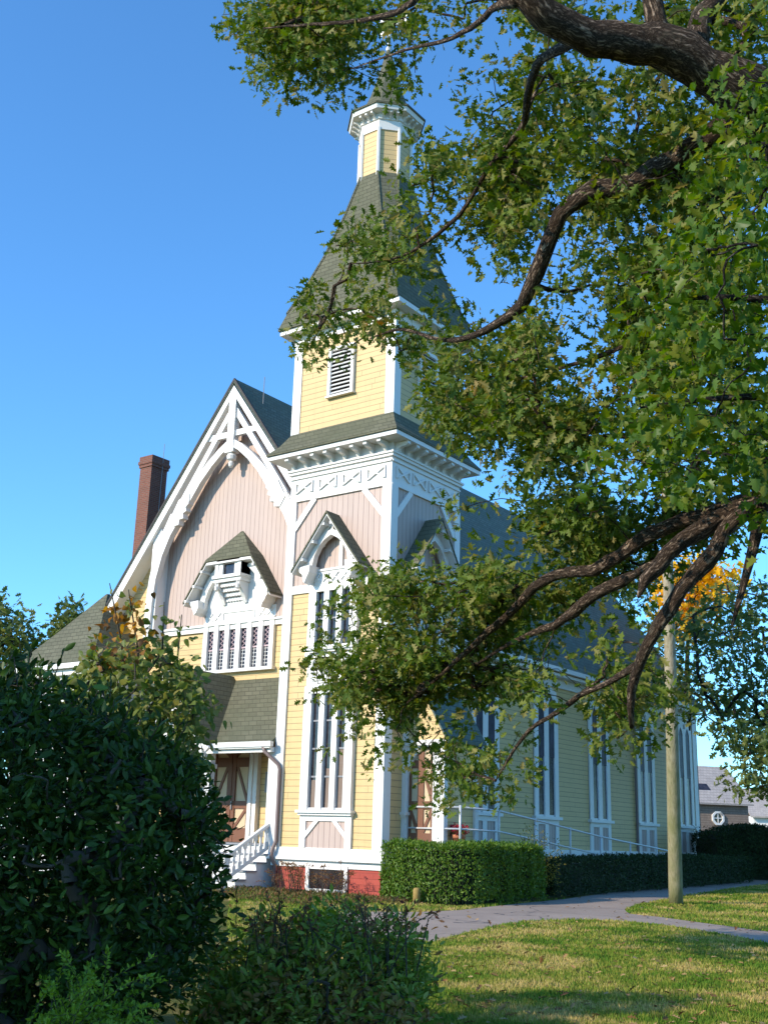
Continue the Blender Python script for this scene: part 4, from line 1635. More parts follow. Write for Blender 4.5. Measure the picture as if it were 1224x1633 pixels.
YEWLEAF = leafmat('yew_needles', [(0.0, (0.016, 0.035, 0.012)), (0.8, (0.03, 0.055, 0.016)), (1.0, (0.05, 0.08, 0.025))], 0.15, 0.6, 0.2)
FERNLEAF = leafmat('feathery_leaves', [(0.0, (0.12, 0.22, 0.02)), (1.0, (0.22, 0.32, 0.04))], 0.35, 0.5, 0.3)
DRYLEAF = leafmat('dry_plants', [(0.0, (0.13, 0.045, 0.03)), (0.5, (0.2, 0.1, 0.05)), (1.0, (0.25, 0.18, 0.07))], 0.3, 0.7, 0.1)
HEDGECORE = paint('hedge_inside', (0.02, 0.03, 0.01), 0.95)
TWIG = paint('dark_twigs', (0.05, 0.04, 0.028), 0.9)

# right: a maple whose bright branches hang into the frame
MAPD = [(1150, 190), (1190, 120), (1300, 100), (1300, 900), (1190, 850), (1120, 800), (1050, 760), (985, 760), (975, 700), (1010, 640), (1000, 560), (1030, 500), (1080, 430), (1080, 370), (1120, 330), (1170, 300), (1215, 260), (1160, 250)]
mb_ = ground_at(1600, 1400, 8.6)
mp = thing('maple_tree', 'bright yellow-green maple with large lobed leaves hanging in along the right edge', 'tree', tuple(mb_))
C = inflate(MAPD, 190, 8.9, 1.3, 130)
mw = MB()
S1 = np.array([mb_ + np.array([0, 0, -.1]), W(1590, 1000, 8.6), W(1570, 600, 8.6), W(1560, 200, 8.7), W(1540, -200, 8.8)])
mw.tube(S1, [.3, .24, .2, .15, .08], 12, True, .05)
sd = list(S1)
for i, L in enumerate(([(1570, 560, 8.6, .09), (1400, 500, 8.6, .06), (1250, 480, 8.7, .035), (1120, 470, 8.9, .02), (1060, 480, 9, .008)],
                       [(1575, 700, 8.6, .09), (1400, 640, 8.4, .06), (1230, 630, 8.4, .03), (1110, 637, 8.5, .02), (1020, 650, 8.6, .008)],
                       [(1560, 300, 8.7, .08), (1400, 230, 8.8, .05), (1250, 210, 8.9, .03), (1180, 230, 9, .01)],
                       [(1580, 780, 8.6, .09), (1400, 760, 8.8, .05), (1250, 740, 9, .03), (1120, 720, 9.2, .015)])):
    S, rs = resample(L, .2)
    mw.tube(S, list(rs), 7, True, .05, i)
    sd += list(S[3:])
grow(sd, None, list(C), mw, .003, 2.5, 9)
mw.build('trunk', BARK_GREY, mp, True)
ex = np.array([W(random.uniform(1300, 1900), random.uniform(-100, 850), random.uniform(7.6, 10)) for _ in range(110)])
SUBC = np.repeat(np.concatenate([C, ex]), 2, axis=0)
SUBC = SUBC + rnd(len(SUBC), .14)
P, ax, nr, sz = sprays(SUBC, 9, .2, .098, .45, None, .35)
leaf_mesh('crown', 'maple', P, ax, nr, sz, MAPLELEAF, mp)

# far trees
tree('shade_tree', 'dark green broad tree behind the utility pole, right of the church', 'tree',
     [(1030, 1010), (1090, 960), (1224, 930), (1420, 950), (1420, 1280), (1260, 1250), (1195, 1235), (1150, 1190), (1115, 1130), (1060, 1110)], (1330, 1380), 44, 5, 420, 14, .9, 'oak', .34, MIDLEAF, BARK_GREY, .35, None, edge=90)
tree('golden_maple', 'golden yellow autumn maple glowing behind the top of the utility pole', 'tree',
     [(1058, 925), (1100, 900), (1160, 905), (1172, 950), (1130, 985), (1090, 1015), (1062, 985)], (1080, 1388), 50, 2, 100, 12, .7, 'maple', .32, GOLDLEAF, BARK_GREY, .25, None, edge=60)
tree('olive_tree_top', 'pale olive tree top peeping over the far end of the church roof', 'tree',
     [(830, 850), (850, 805), (895, 790), (960, 810), (1010, 850), (1050, 920), (1020, 980), (960, 940), (900, 880)], (980, 1370), 62, 3, 130, 12, 1.0, 'oak', .42, MIDLEAF, BARK_GREY, .3, None, edge=50)
tree('young_oak', 'light green small tree in front of the grey shingled barn', 'tree',
     [(1140, 1175), (1180, 1160), (1260, 1150), (1330, 1180), (1330, 1280), (1200, 1262), (1150, 1262), (1170, 1230)], (1290, 1385), 30, 1.2, 90, 14, .45, 'oak', .22, MIDLEAF, BARK_GREY, .12, None, edge=50)
tree('leafy_tree', 'tall sunlit tree at the far left edge beyond the low wing roof', 'tree',
     [(-120, 1100), (-120, 940), (-40, 930), (5, 955), (40, 968), (62, 1000), (80, 1035), (60, 1090)], (-30, 1365), 58, 3, 240, 14, .9, 'oak', .4, MIDLEAF, BARK_GREY, .3, 'trees far left behind the church', edge=50)
tree('leafy_tree', 'slim tree whose tip pokes up just left of the low wing roof', 'tree',
     [(92, 1040), (98, 990), (108, 955), (118, 965), (128, 1000), (140, 1050)], (112, 1365), 56, 1.5, 60, 12, .6, 'oak', .36, MIDLEAF, BARK_GREY, .2, 'trees far left behind the church', edge=20)

# near left: laurel, vine-covered sapling, shrubs
tree('laurel_bush', 'big dark glossy laurel bush filling the lower left corner', 'bush',
     [(-330, 1100), (-200, 1080), (-80, 1095), (0, 1070), (60, 1085), (130, 1120), (200, 1160), (265, 1195), (305, 1225), (328, 1280), (340, 1340), (340, 1420), (332, 1480), (312, 1530), (270, 1580), (215, 1640), (180, 1760), (-330, 1780)],
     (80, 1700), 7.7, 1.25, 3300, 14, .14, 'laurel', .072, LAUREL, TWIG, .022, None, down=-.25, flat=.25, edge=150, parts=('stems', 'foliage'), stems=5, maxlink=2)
lb = bpy.data.objects['laurel_bush']
lw = MB()
LP, LA = [], []
for k in range(60):
    x0 = random.uniform(-60, 340)
    y0 = np.interp(x0, [-80, 0, 60, 130, 200, 265, 305, 328, 340], [1095, 1070, 1085, 1120, 1160, 1195, 1225, 1280, 1340]) + random.uniform(0, 90)
    q0 = W(x0, y0, random.uniform(7.1, 8.0))
    dq = np.array([random.gauss(0, .1), random.gauss(0, .1), random.uniform(.1, .34)])
    lw.tube([q0 - dq, q0, q0 + dq], [.006, .005, .003], 5)
    for t_ in np.linspace(-.3, 1, 11):
        LP.append(q0 + dq * t_)
        LA.append(unit(rnd(1))[0] * .8 + np.array([0, 0, .7]))
lw.build('shoot', TWIG, lb)
leaf_mesh('foliage', 'laurel', np.array(LP), np.array(LA), rnd(len(LP)), RNG.uniform(.06, .11, len(LP)), LAUREL, lb)
vs = tree('vine_tree', 'straggly sapling with heart-shaped leaves turning orange above the dark laurel', 'tree',
          [(135, 1060), (160, 1030), (190, 1020), (235, 1030), (290, 1060), (325, 1100), (330, 1150), (300, 1180), (330, 1240), (220, 1280), (90, 1200), (95, 1110)],
          (220, 1640), 9.6, .7, 260, 11, .15, 'heart', .075, VINELEAF, TWIG, .03, None, down=.5, flat=.2, edge=80, parts=('stems', 'foliage'), stems=3, maxlink=1.5)
C = inflate([(150, 1010), (165, 960), (185, 935), (215, 945), (235, 990), (240, 1050), (180, 1060), (140, 1060)], 20, 9.6, .4, 40)
Cb = np.array([W(x, y, 9.5) for x, y in ((283, 985), (288, 1000), (285, 1012), (275, 1022), (300, 1020), (265, 1040), (280, 1042), (250, 975), (255, 990), (205, 960), (215, 975), (228, 990), (235, 1010), (245, 1020), (185, 945), (140, 1040), (150, 1025), (305, 1070), (315, 1090), (330, 1110), (320, 1215), (340, 1190), (343, 1265), (350, 1290))])
st_ = MB()
for a, b in (((200, 1150), (175, 930)), ((240, 1150), (262, 960)), ((260, 1150), (290, 980)), ((220, 1150), (205, 940)), ((270, 1180), (318, 1085)), ((180, 1150), (145, 1020))):
    q0, q1 = W(a[0], a[1], 9.6), W(b[0], b[1], 9.55)
    st_.tube([q0, (q0 + q1) / 2 + np.array([.03, .02, .05]), q1], [.012, .009, .004], 6)
st_.build('shoot', TWIG, vs, True)
P, ax, nr, sz = sprays(C, 7, .12, .07, .6, None, .2)
leaf_mesh('orange_leaves', 'heart', P, ax, nr, sz, RUSTLEAF, vs)
P, ax, nr, sz = sprays(Cb, 4, .06, .07, .6, None, .2)
leaf_mesh('foliage', 'heart', P, ax, nr, sz, VINELEAF, vs)
sb = ground_at(520, 1720, 9.0)
sh = thing('garden_shrub', 'loose green shrub with brown seed heads, front and centre at the bottom', 'shrub', tuple(sb))
tufts, sw = [], MB()
for cx, cy, rx, ry, dz in ((405, 1560, 62, 105, 8.6), (455, 1530, 70, 95, 9.2), (520, 1545, 75, 110, 8.8), (575, 1520, 60, 90, 9.5), (620, 1540, 62, 95, 9.0), (655, 1545, 45, 75, 9.3),
                           (470, 1620, 110, 90, 8.2), (590, 1625, 90, 90, 8.5), (370, 1640, 60, 80, 8.4), (345, 1545, 40, 85, 8.9), (335, 1620, 55, 70, 8.3), (430, 1475, 26, 40, 9.4), (540, 1465, 30, 45, 9.6), (640, 1480, 24, 40, 9.4), (495, 1470, 22, 36, 9.2)):
    n_ = int(rx * ry * .021)
    q = unit(rnd(n_)) * (RNG.random((n_, 1)) ** .45)
    tufts += [W(cx + a_ * rx, cy + 12 + b_ * ry, dz + c_ * .55) for a_, b_, c_ in q]
    t0, t1 = ground_at(cx * .6 + 210, 1700, dz), W(cx, cy, dz)
    sw.tube([t0 - np.array([0, 0, .05]), (t0 + t1) / 2 + rnd(1)[0] * .05, t1], [.022, .014, .006], 6)
tufts = np.array(tufts)
grow([W(520, 1600, 9), W(420, 1600, 8.8), W(620, 1600, 9)], None, list(tufts[::3]), sw, .003, .8, 7)
sw.build('stems', TWIG, sh)
P, ax, nr, sz = sprays(tufts, 11, .12, .06, -.15, None, .3, .5)
leaf_mesh('foliage', 'laurel', P, ax, nr, sz, SHRUBLEAF, sh)
ss = MB()
PP, AX = [], []
for k in range(40):
    x0 = random.uniform(380, 670)
    q0, q1 = W(x0, 1490, random.uniform(8.4, 9.6)), None
    q1 = q0 + np.array([random.gauss(0, .16), random.gauss(0, .16), random.uniform(.1, .32)])
    ss.tube([q0 - np.array([0, 0, .3]), (q0 + q1) / 2 + rnd(1)[0] * .02, q1], [.006, .004, .002], 4)
    for t_ in np.linspace(.1, 1, 16):
        PP.append(q0 + (q1 - q0) * t_)
        AX.append((q1 - q0) + rnd(1)[0] * .35)
ss.build('shoot', TWIG, sh)
leaf_mesh('seed_heads', 'small', np.array(PP), np.array(AX), rnd(len(PP)), RNG.uniform(.03, .06, len(PP)), DRYLEAF, sh)
fe = thing('feathery_shrub', 'light green feathery arching shrub at the bottom left under the laurel', 'shrub', tuple(ground_at(150, 1760, 6.2)))
fs = MB()
PP, AX = [], []
for k in range(46):
    a = W(random.uniform(20, 170), 1720, random.uniform(5.8, 6.6))
    e = W(random.uniform(60, 265), random.uniform(1510, 1640), random.uniform(5.6, 6.7))
    mid = (a + e) / 2 + np.array([0, 0, .22])
    L = []
    for t in np.linspace(0, 1, 14):
        L.append(a * (1 - t) ** 2 + 2 * mid * t * (1 - t) + e * t * t)
    fs.tube(L, [.004 * (1 - .7 * t) for t in np.linspace(0, 1, 14)], 4, False)
    for t in np.linspace(.2, 1, 70):
        p = a * (1 - t) ** 2 + 2 * mid * t * (1 - t) + e * t * t
        PP.append(p)
        AX.append((e - a) * .5 + np.array([random.gauss(0, .5), random.gauss(0, .5), random.gauss(.1, .4)]))
fs.build('stems', TWIG, fe)
leaf_mesh('foliage', 'small', np.array(PP), np.array(AX), rnd(len(PP)) + np.array([0, 0, .8]), RNG.uniform(.025, .045, len(PP)), FERNLEAF, fe)

# off to the left: the trees whose shade lies over the shrubs and the near lawn
def offtree(x, y, z0, z1, r, label):
    t = thing('shade_tree', label, 'tree', (x, y, zg(x, y)))
    k = 190
    C_ = np.array([x, y, (z0 + z1) / 2]) + unit(rnd(k)) * (RNG.random((k, 1)) ** .4) * np.array([r, r, (z1 - z0) / 2])
    wd = MB()
    S_ = np.array([[x, y, zg(x, y) - .1], [x + .1, y, z0 * .6], [x, y + .1, (z0 + z1) / 2], [x, y, z1 * .85]])
    wd.tube(S_, [.24, .2, .14, .05], 10, True, .05)
    grow(list(S_[1:]), None, list(C_), wd, .012, 4, 4)
    wd.build('trunk', BARK_GREY, t, True)
    P_, a_, n_, s_ = sprays(C_, 22, .55, .22, .3, None, .3)
    leaf_mesh('crown', 'oak', P_, a_, n_, s_, DARKLEAF, t)


offtree(9.0, -26.0, 3.0, 6.6, 2.0, 'tree left of the view whose shade lies on the dark laurel')


# --- hedges
def hedge(name, label, path, width, heights, lm, n, size, group=None, round_=.15):
    """clipped hedge along a line of ground points: leaves on a dark twig core"""
    Pp = np.array([[p[0], p[1]] for p in path], float)
    heights = np.array(heights, float)
    for _ in range(3):
        q0, q1 = Pp[:-1] * .75 + Pp[1:] * .25, Pp[:-1] * .25 + Pp[1:] * .75
        h0, h1 = heights[:-1] * .75 + heights[1:] * .25, heights[:-1] * .25 + heights[1:] * .75
        Pp = np.concatenate([Pp[:1], np.stack([q0, q1], 1).reshape(-1, 2), Pp[-1:]])
        heights = np.concatenate([heights[:1], np.stack([h0, h1], 1).reshape(-1), heights[-1:]])
    base = (path[0][0], path[0][1], zg(*path[0][:2]))
    t = thing(name, label, 'hedge', base, group)
    L = np.concatenate([[0], np.cumsum(np.linalg.norm(np.diff(Pp, axis=0), axis=1))])
    dirs = np.diff(Pp, axis=0)
    dirs /= np.linalg.norm(dirs, axis=1, keepdims=True)

    vt = np.concatenate([dirs[:1], (dirs[:-1] + dirs[1:]) / 2, dirs[-1:]])

    def at(s, o):
        i = np.clip(np.searchsorted(L, s, 'right') - 1, 0, len(dirs) - 1)
        q = Pp[i] + dirs[i] * (s - L[i])[:, None]
        tv = np.stack([np.interp(s, L, vt[:, k]) for k in (0, 1)], 1)
        tv /= np.linalg.norm(tv, axis=1, keepdims=True)
        nrm_ = np.stack([-tv[:, 1], tv[:, 0]], 1)
        return q + nrm_ * o[:, None], nrm_, dirs[i]

    tot = L[-1]
    s = RNG.random(n) * (tot + .3) - .15
    side = RNG.random(n)
    h = np.interp(s, L, heights)
    hw = width / 2
    o = np.where(side < .38, -hw, np.where(side < .62, hw, RNG.uniform(-hw, hw, n)))
    zrel = np.where(side < .62, RNG.uniform(.06, 1, n), 1.0)
    ends = RNG.random(n) < .12
    s = np.where(ends, np.where(RNG.random(n) < .5, -.1, tot + .1), s)
    o = np.where(ends, RNG.uniform(-hw, hw, n), o)
    zrel = np.where(ends, RNG.uniform(.06, 1, n), zrel)
    bulge = 1 + .05 * np.sin(s * 5.1) + .04 * np.sin(s * 11.3 + o * 7) - round_ * np.clip(zrel - .75, 0, 1) * (side < .62)
    o = o * bulge + RNG.normal(0, .035, n)
    q, nn, dd_ = at(np.clip(s, 0, tot), o)
    q = q + dd_ * (s - np.clip(s, 0, tot))[:, None]
    z = zga(q) + zrel * h + RNG.normal(0, .035, n) * (zrel > .9) + .03 * np.sin(s * 3.3 + 1) + .03 * np.sin(s * 9.7)
    out = nn * np.sign(o)[:, None] * (side < .62)[:, None]
    Q = np.column_stack([q, z])
    ends_dir = dd_ * np.where(s > tot / 2, 1, -1)[:, None] * ends[:, None]
    out = out * (~ends)[:, None] + ends_dir
    nr = np.column_stack([out, (side >= .62) * (~ends) * 1.0]) + rnd(n, .42)
    ax = rnd(n, .7) + np.array([0, 0, .45])
    leaf_mesh('foliage', 'laurel', Q, ax, nr, size * RNG.uniform(.7, 1.3, n), lm, t)
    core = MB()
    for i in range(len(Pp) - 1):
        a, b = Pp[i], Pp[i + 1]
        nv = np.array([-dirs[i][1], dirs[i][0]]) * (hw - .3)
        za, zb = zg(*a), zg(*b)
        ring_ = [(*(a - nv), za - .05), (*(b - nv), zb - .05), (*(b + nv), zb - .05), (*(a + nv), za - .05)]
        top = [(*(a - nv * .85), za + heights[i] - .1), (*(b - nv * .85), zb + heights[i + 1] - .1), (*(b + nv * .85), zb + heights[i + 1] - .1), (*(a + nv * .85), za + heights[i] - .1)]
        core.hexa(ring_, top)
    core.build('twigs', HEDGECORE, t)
    return t


hedge('hedge', 'tall clipped green hedge block catching the sun by the side door', [(.75, -.22), (1.75, -.26), (2.1, -.18), (2.3, .1), (2.34, 1.2), (2.36, 2.9)], 1.1, [1.26, 1.28, 1.28, 1.28, 1.28, 1.24], HEDGELEAF, 26000, .075)
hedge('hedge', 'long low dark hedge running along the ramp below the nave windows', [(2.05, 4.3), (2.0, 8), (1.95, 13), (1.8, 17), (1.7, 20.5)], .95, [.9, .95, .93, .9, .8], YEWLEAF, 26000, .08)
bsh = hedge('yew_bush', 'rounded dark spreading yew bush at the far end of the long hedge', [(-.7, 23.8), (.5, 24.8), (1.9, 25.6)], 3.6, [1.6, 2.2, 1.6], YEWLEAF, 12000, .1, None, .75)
bsh['category'] = 'bush'
yp = np.array([2.25, 3.65, zg(2.25, 3.65)])
t = thing('yellow_shrub', 'small yellowing shrub in the gap between the tall and the low hedge', 'shrub', tuple(yp))
C = yp + np.array([0, 0, .78]) + rnd(170) * np.array([.26, .38, .4])
C[:, 2] = np.maximum(C[:, 2], yp[2] + .08)
wd = MB()
for k in range(9):
    wd.tube([yp + rnd(1)[0] * .06, yp + rnd(1)[0] * .15 + np.array([0, 0, .6]), yp + rnd(1)[0] * .3 + np.array([0, 0, 1.3])], [.012, .009, .004], 5)
wd.build('stems', TWIG, t)
P, ax, nr, sz = sprays(C, 12, .16, .065, .1, None, .3)
YEL = leafmat('yellowing_leaves', [(0.0, (0.12, 0.15, 0.03)), (0.5, (0.22, 0.2, 0.04)), (1.0, (0.32, 0.24, 0.06))], 0.35, 0.5, 0.2)
leaf_mesh('foliage', 'small', P, ax, nr, sz, YEL, t)

# dried flower stems and weeds in the bed before the red foundation
for k in range(16):
    x, y = random.uniform(-2.6, -.2), random.uniform(-1.5, -.35)
    h = random.uniform(.4, .8)
    b = np.array([x, y, zg(x, y)])
    mbd = MB()
    PP = []
    for q in range(random.randint(4, 7)):
        tip = b + np.array([random.gauss(0, .16), random.gauss(0, .16), h * random.uniform(.65, 1.05)])
        mbd.tube([b + rnd(1)[0] * .015, (b + tip) / 2 + rnd(1)[0] * .03, tip], [.006, .005, .004], 4)
        for _ in range(22):
            PP.append(tip + np.array([random.gauss(0, .05), random.gauss(0, .05), random.gauss(0, .018)]))
        for _ in range(8):
            PP.append(b + (tip - b) * random.uniform(.1, .9) + rnd(1)[0] * .05)
    PP = np.array(PP)
    t = thing('dried_flower_plant', 'rusty dried flower heads on thin stems before the red foundation', 'plant', tuple(b), 'dried flowers in the bed by the tower')
    mbd.build('stems', TWIG, t)
    leaf_mesh('flower_heads', 'small', PP, rnd(len(PP)), rnd(len(PP)) + np.array([0, 0, 1]), RNG.uniform(.03, .06, len(PP)), DRYLEAF, t)
n = 9000
gx, gy = RNG.uniform(-9, 1.5, n), -.35 - RNG.random(n) ** 1.4 * 3.4
gz = zga(np.column_stack([gx, gy])) + RNG.random(n) * .1 * np.clip(1.2 - np.abs(gy + 1.6) * .5, .1, 1)
Q = np.column_stack([gx, gy, gz])
ax = rnd(n, .5) + np.array([0, 0, .7])
WEED = leafmat('bed_weeds', [(0.0, (0.06, 0.09, 0.025)), (0.45, (0.12, 0.12, 0.04)), (0.75, (0.2, 0.13, 0.06)), (1.0, (0.22, 0.09, 0.05))], 0.3, 0.7, 0.1)
o = leaf_mesh('ground_cover', 'small', Q, ax, rnd(n), RNG.uniform(.05, .1, n), WEED)
tag(o, 'mixed green and rusty low weeds in the bed along the front of the church', 'ground cover', kind='stuff')

# --- grass blades and fallen leaves
DRIVE = gp(NEAR + ISL + FARE)
PATHP = gp([(1000, 1470), (1050, 1475), (1100, 1482), (1160, 1492), (1224, 1505), (1500, 1560), (1500, 1532), (1224, 1487), (1160, 1478), (1100, 1470), (1050, 1463), (1003, 1458)])


def scatter(n, d0, d1, spread=.40, left=-.12):
    d = d0 * (d1 / d0) ** RNG.random(n)
    lat = RNG.uniform(left, spread, n) * d
    x = EYE[0] + FH[0] * d + RH[0] * lat
    y = EYE[1] + FH[1] * d + RH[1] * lat
    k = ~inpoly(x, y, DRIVE) & ~inpoly(x, y, PATHP) & ~((x < .2) & (y > -.4)) & ~((y > -.8) & (x < 2.8) & (y < 24))
    return x[k], y[k], d[k]


def grassmat():
    m, nt, bs = newmat('grass_blades')
    co = objco(nt)
    geo = nd(nt, 'ShaderNodeNewGeometry')
    a = mathn(nt, 'ADD', mathn(nt, 'MULTIPLY', noise(nt, co, 0.8, 4, 0.65), 0.85), mathn(nt, 'MULTIPLY', geo.outputs['Random Per Island'], 0.15))
    c = ramp(nt, a, [(0.42, (0.11, 0.21, 0.02)), (0.52, (0.29, 0.3, 0.045)), (0.62, (0.56, 0.42, 0.155))])
    nt.links.new(c, bs.inputs['Base Color'])
    bs.inputs['Roughness'].default_value = 0.7
    bs.inputs['Specular IOR Level'].default_value = 0.15
    tr = nd(nt, 'ShaderNodeBsdfTranslucent')
    nt.links.new(c, tr.inputs[0])
    mx = nd(nt, 'ShaderNodeMixShader')
    mx.inputs[0].default_value = 0.35
    nt.links.new(bs.outputs[0], mx.inputs[1])
    nt.links.new(tr.outputs[0], mx.inputs[2])
    nt.links.new(mx.outputs[0], nt.nodes['Material Output'].inputs[0])
    return m


x, y, d = scatter(260000, 8.5, 45)
n = len(x)
z = zga(np.column_stack([x, y]))
hgt = RNG.uniform(.02, .05, n) * (1 + .012 * d)
wid = RNG.uniform(.004, .008, n) * np.clip(d / 9, 1, 4)
th = RNG.random(n) * 6.283
lean = RNG.normal(0, .35, (n, 2)) * hgt[:, None]
V = np.zeros((n, 3, 3))
V[:, 0] = np.column_stack([x - np.cos(th) * wid, y - np.sin(th) * wid, z - .004])
V[:, 1] = np.column_stack([x + np.cos(th) * wid, y + np.sin(th) * wid, z - .004])
V[:, 2] = np.column_stack([x + lean[:, 0], y + lean[:, 1], z + hgt])
me = bpy.data.meshes.new('grass')
me.vertices.add(3 * n)
me.vertices.foreach_set('co', V.astype(np.float32).reshape(-1))
me.loops.add(3 * n)
me.loops.foreach_set('vertex_index', np.arange(3 * n, dtype=np.int32))
me.polygons.add(n)
me.polygons.foreach_set('loop_start', np.arange(0, 3 * n, 3, dtype=np.int32))
me.polygons.foreach_set('loop_total', np.full(n, 3, dtype=np.int32))
me.update(calc_edges=True)
o = link('grass', me, grassmat())
tag(o, 'short mown grass, green with straw coloured dry patches, on the lawn', 'grass', kind='stuff')

x, y, d = scatter(1500, 9, 40)
n = len(x)
Q = np.column_stack([x, y, zga(np.column_stack([x, y])) + .035])
FALLEN = leafmat('fallen_leaves', [(0.0, (0.16, 0.07, 0.03)), (0.5, (0.34, 0.2, 0.09)), (1.0, (0.42, 0.3, 0.15))], 0.1, 0.7, 0.1)
axf = rnd(n)
axf[:, 2] *= .25
d2 = RNG.uniform(14, 40, 420)
l2 = RNG.uniform(.02, .4, 420) * d2
xy = np.column_stack([EYE[0] + FH[0] * d2 + RH[0] * l2, EYE[1] + FH[1] * d2 + RH[1] * l2])
kk = inpoly(xy[:, 0], xy[:, 1], DRIVE) | inpoly(xy[:, 0], xy[:, 1], PATHP)
Q = np.concatenate([Q, np.column_stack([xy[kk], zga(xy[kk]) + .02])])
n = len(Q)
axf = rnd(n)
axf[:, 2] *= .25
o = leaf_mesh('fallen_leaves', 'oak', Q, axf, rnd(n, .3) + np.array([0, 0, 1]), RNG.uniform(.07, .13, n), FALLEN)
tag(o, 'dry brown fallen oak leaves scattered over the lawn', 'leaves', kind='stuff')

# ================================================================ single things
# --- ramp with pipe railing
RX = 1.7
t = thing('access_ramp', 'concrete side ramp with a grey pipe railing running down behind the hedges', 'ramp', (RX, .95, zg(RX, .95)))
m = MB()
g0 = .1
m.hexa([(1.24, .98, g0), (1.78, .98, g0), (1.78, 2.9, g0), (1.24, 2.9, g0)], [(1.24, .98, 1.32), (1.78, .98, 1.32), (1.78, 2.9, 1.32), (1.24, 2.9, 1.32)])
m.hexa([(.0, .86, g0), (1.78, .86, g0), (1.78, .975, g0), (.0, .975, g0)], [(.0, .86, 1.32), (1.78, .86, 1.32), (1.78, .975, 1.32), (.0, .975, 1.32)])
m.hexa([(.4, 2.905, g0), (1.78, 2.905, g0), (1.78, 14.2, g0), (.4, 14.2, g0)], [(.4, 2.905, 1.318), (1.78, 2.905, 1.318), (1.78, 14.2, .36), (.4, 14.2, .36)])
m.build('deck', paint('ramp_concrete', (0.36, 0.35, 0.33), 0.85, 0.3), t)
PS = [(.93, 2.34), (2.8, 2.32), (4.75, 2.15), (6.8, 1.955), (8.78, 1.78), (10.87, 1.63), (12.92, 1.49), (14.0, 1.4)]
m = MB()
m.tube([(RX, y, z) for y, z in PS], .027, 8)
m.tube([(RX, y, z - .52) for y, z in PS], .024, 8)
m.tube([(.02, .93, 2.34), (RX, .93, 2.34)], .027, 8)
m.tube([(.02, .93, 1.82), (RX, .93, 1.82)], .024, 8)
m.build('handrail', METAL, t, True)
for y, z in PS:
    m = MB()
    m.tube([(RX, y, z - 1.02), (RX, y, z + .05)], .03, 8)
    m.build('railing_post', METAL, t, True)
m = MB()
m.tube([(.04, .93, 1.3), (.04, .93, 2.38)], .03, 8)
m.build('railing_post', METAL, t, True)

# --- flower pot
t = thing('flower_pot', 'terracotta pot of dark red flowers on the ramp landing', 'flower pot', (1.42, 1.3, 1.321))
m = MB()
m.lathe([(.11, 1.322), (.155, 1.6), (.175, 1.6), (.178, 1.7), (.155, 1.7), (.145, 1.66)], 1.42, 1.3, 18)
m.build('pot', paint('terracotta', (0.48, 0.17, 0.08), 0.8, 0.3), t, True)
n = 420
Q = np.array([1.42, 1.3, 1.8]) + unit(rnd(n)) * (RNG.random((n, 1)) ** .4) * np.array([.26, .26, .17])
RED = leafmat('red_petals', [(0.0, (0.22, 0.008, 0.02)), (0.6, (0.42, 0.015, 0.04)), (1.0, (0.5, 0.04, 0.06))], .2, .6, .2)
leaf_mesh('flowers', 'small', Q, rnd(n), rnd(n) + np.array([0, 0, .6]), RNG.uniform(.05, .08, n), RED, t)
n = 200
Q = np.array([1.42, 1.3, 1.73]) + unit(rnd(n)) * (RNG.random((n, 1)) ** .5) * np.array([.22, .22, .1])
leaf_mesh('foliage', 'small', Q, rnd(n), rnd(n), RNG.uniform(.05, .08, n), SHRUBLEAF, t)

# --- utility pole
b = GP(1077, 1442)
d0 = float(np.dot(b - EYE, FWD))
top = W(1058, 640, d0)
m = MB()
k = 26
tt = np.linspace(0, 1, k)
S = b[None] * (1 - tt[:, None]) + np.array([top[0], top[1], top[2]])[None] * tt[:, None]
S[0][2] -= .1
m.tube(S, [(.0062 * d0) * (1 - .38 * t_) for t_ in tt], 18, True, .015)
PW_, nt, bs = newmat('pole_wood')
co = objco(nt)
mpn = nd(nt, 'ShaderNodeMapping')
mpn.inputs['Scale'].default_value = (14, 14, 0.35)
nt.links.new(co, mpn.inputs[0])
a = noise(nt, mpn.outputs[0], 1.6, 6, .65)
c = ramp(nt, a, [(.3, (.16, .12, .075)), (.5, (.36, .3, .21)), (.7, (.45, .39, .28))])
sp = nd(nt, 'ShaderNodeSeparateXYZ')
nt.links.new(co, sp.inputs[0])
moss = mathn(nt, 'MULTIPLY', mathn(nt, 'SUBTRACT', noise(nt, co, 1.7, 4, .6), mathn(nt, 'MULTIPLY', sp.outputs[2], .07)), 1.9, True)
nt.links.new(mix(nt, mathn(nt, 'MULTIPLY', moss, .8), c, (.15, .16, .05)), bs.inputs['Base Color'])
bs.inputs['Roughness'].default_value = .9
bump(nt, bs, a, .7, .03)
o = m.build('utility_pole', PW_, None, True)
tag(o, 'tall weathered wooden utility pole standing at the edge of the lawn', 'pole')
rebase(o, tuple(b))

# --- yellow post by the hedge
b = np.array([1.75, -.98, zg(1.75, -.98)])
m = MB()
m.lathe([(.085, b[2] - .02), (.085, b[2] + .3), (.075, b[2] + .34), (.04, b[2] + .36)], b[0], b[1], 12)
o = m.build('post', paint('faded_yellow_paint', (0.36, 0.24, 0.07), 0.85, 0.8), None, True)
tag(o, 'short faded yellow post at the foot of the tall clipped hedge', 'post')
rebase(o, tuple(b))

# --- grey shingled barn far right
B0 = W(1085, 1385, 76)
u = np.array([RH[0], RH[1]])
ux = u * math.cos(.25) + FH * math.sin(.25)
vx = np.array([-ux[1], ux[0]])
z0 = zg(B0[0], B0[1])


def BT(a, n_, z):
    q = B0[:2] + ux * a - vx * n_
    return (q[0], q[1], z0 + z)


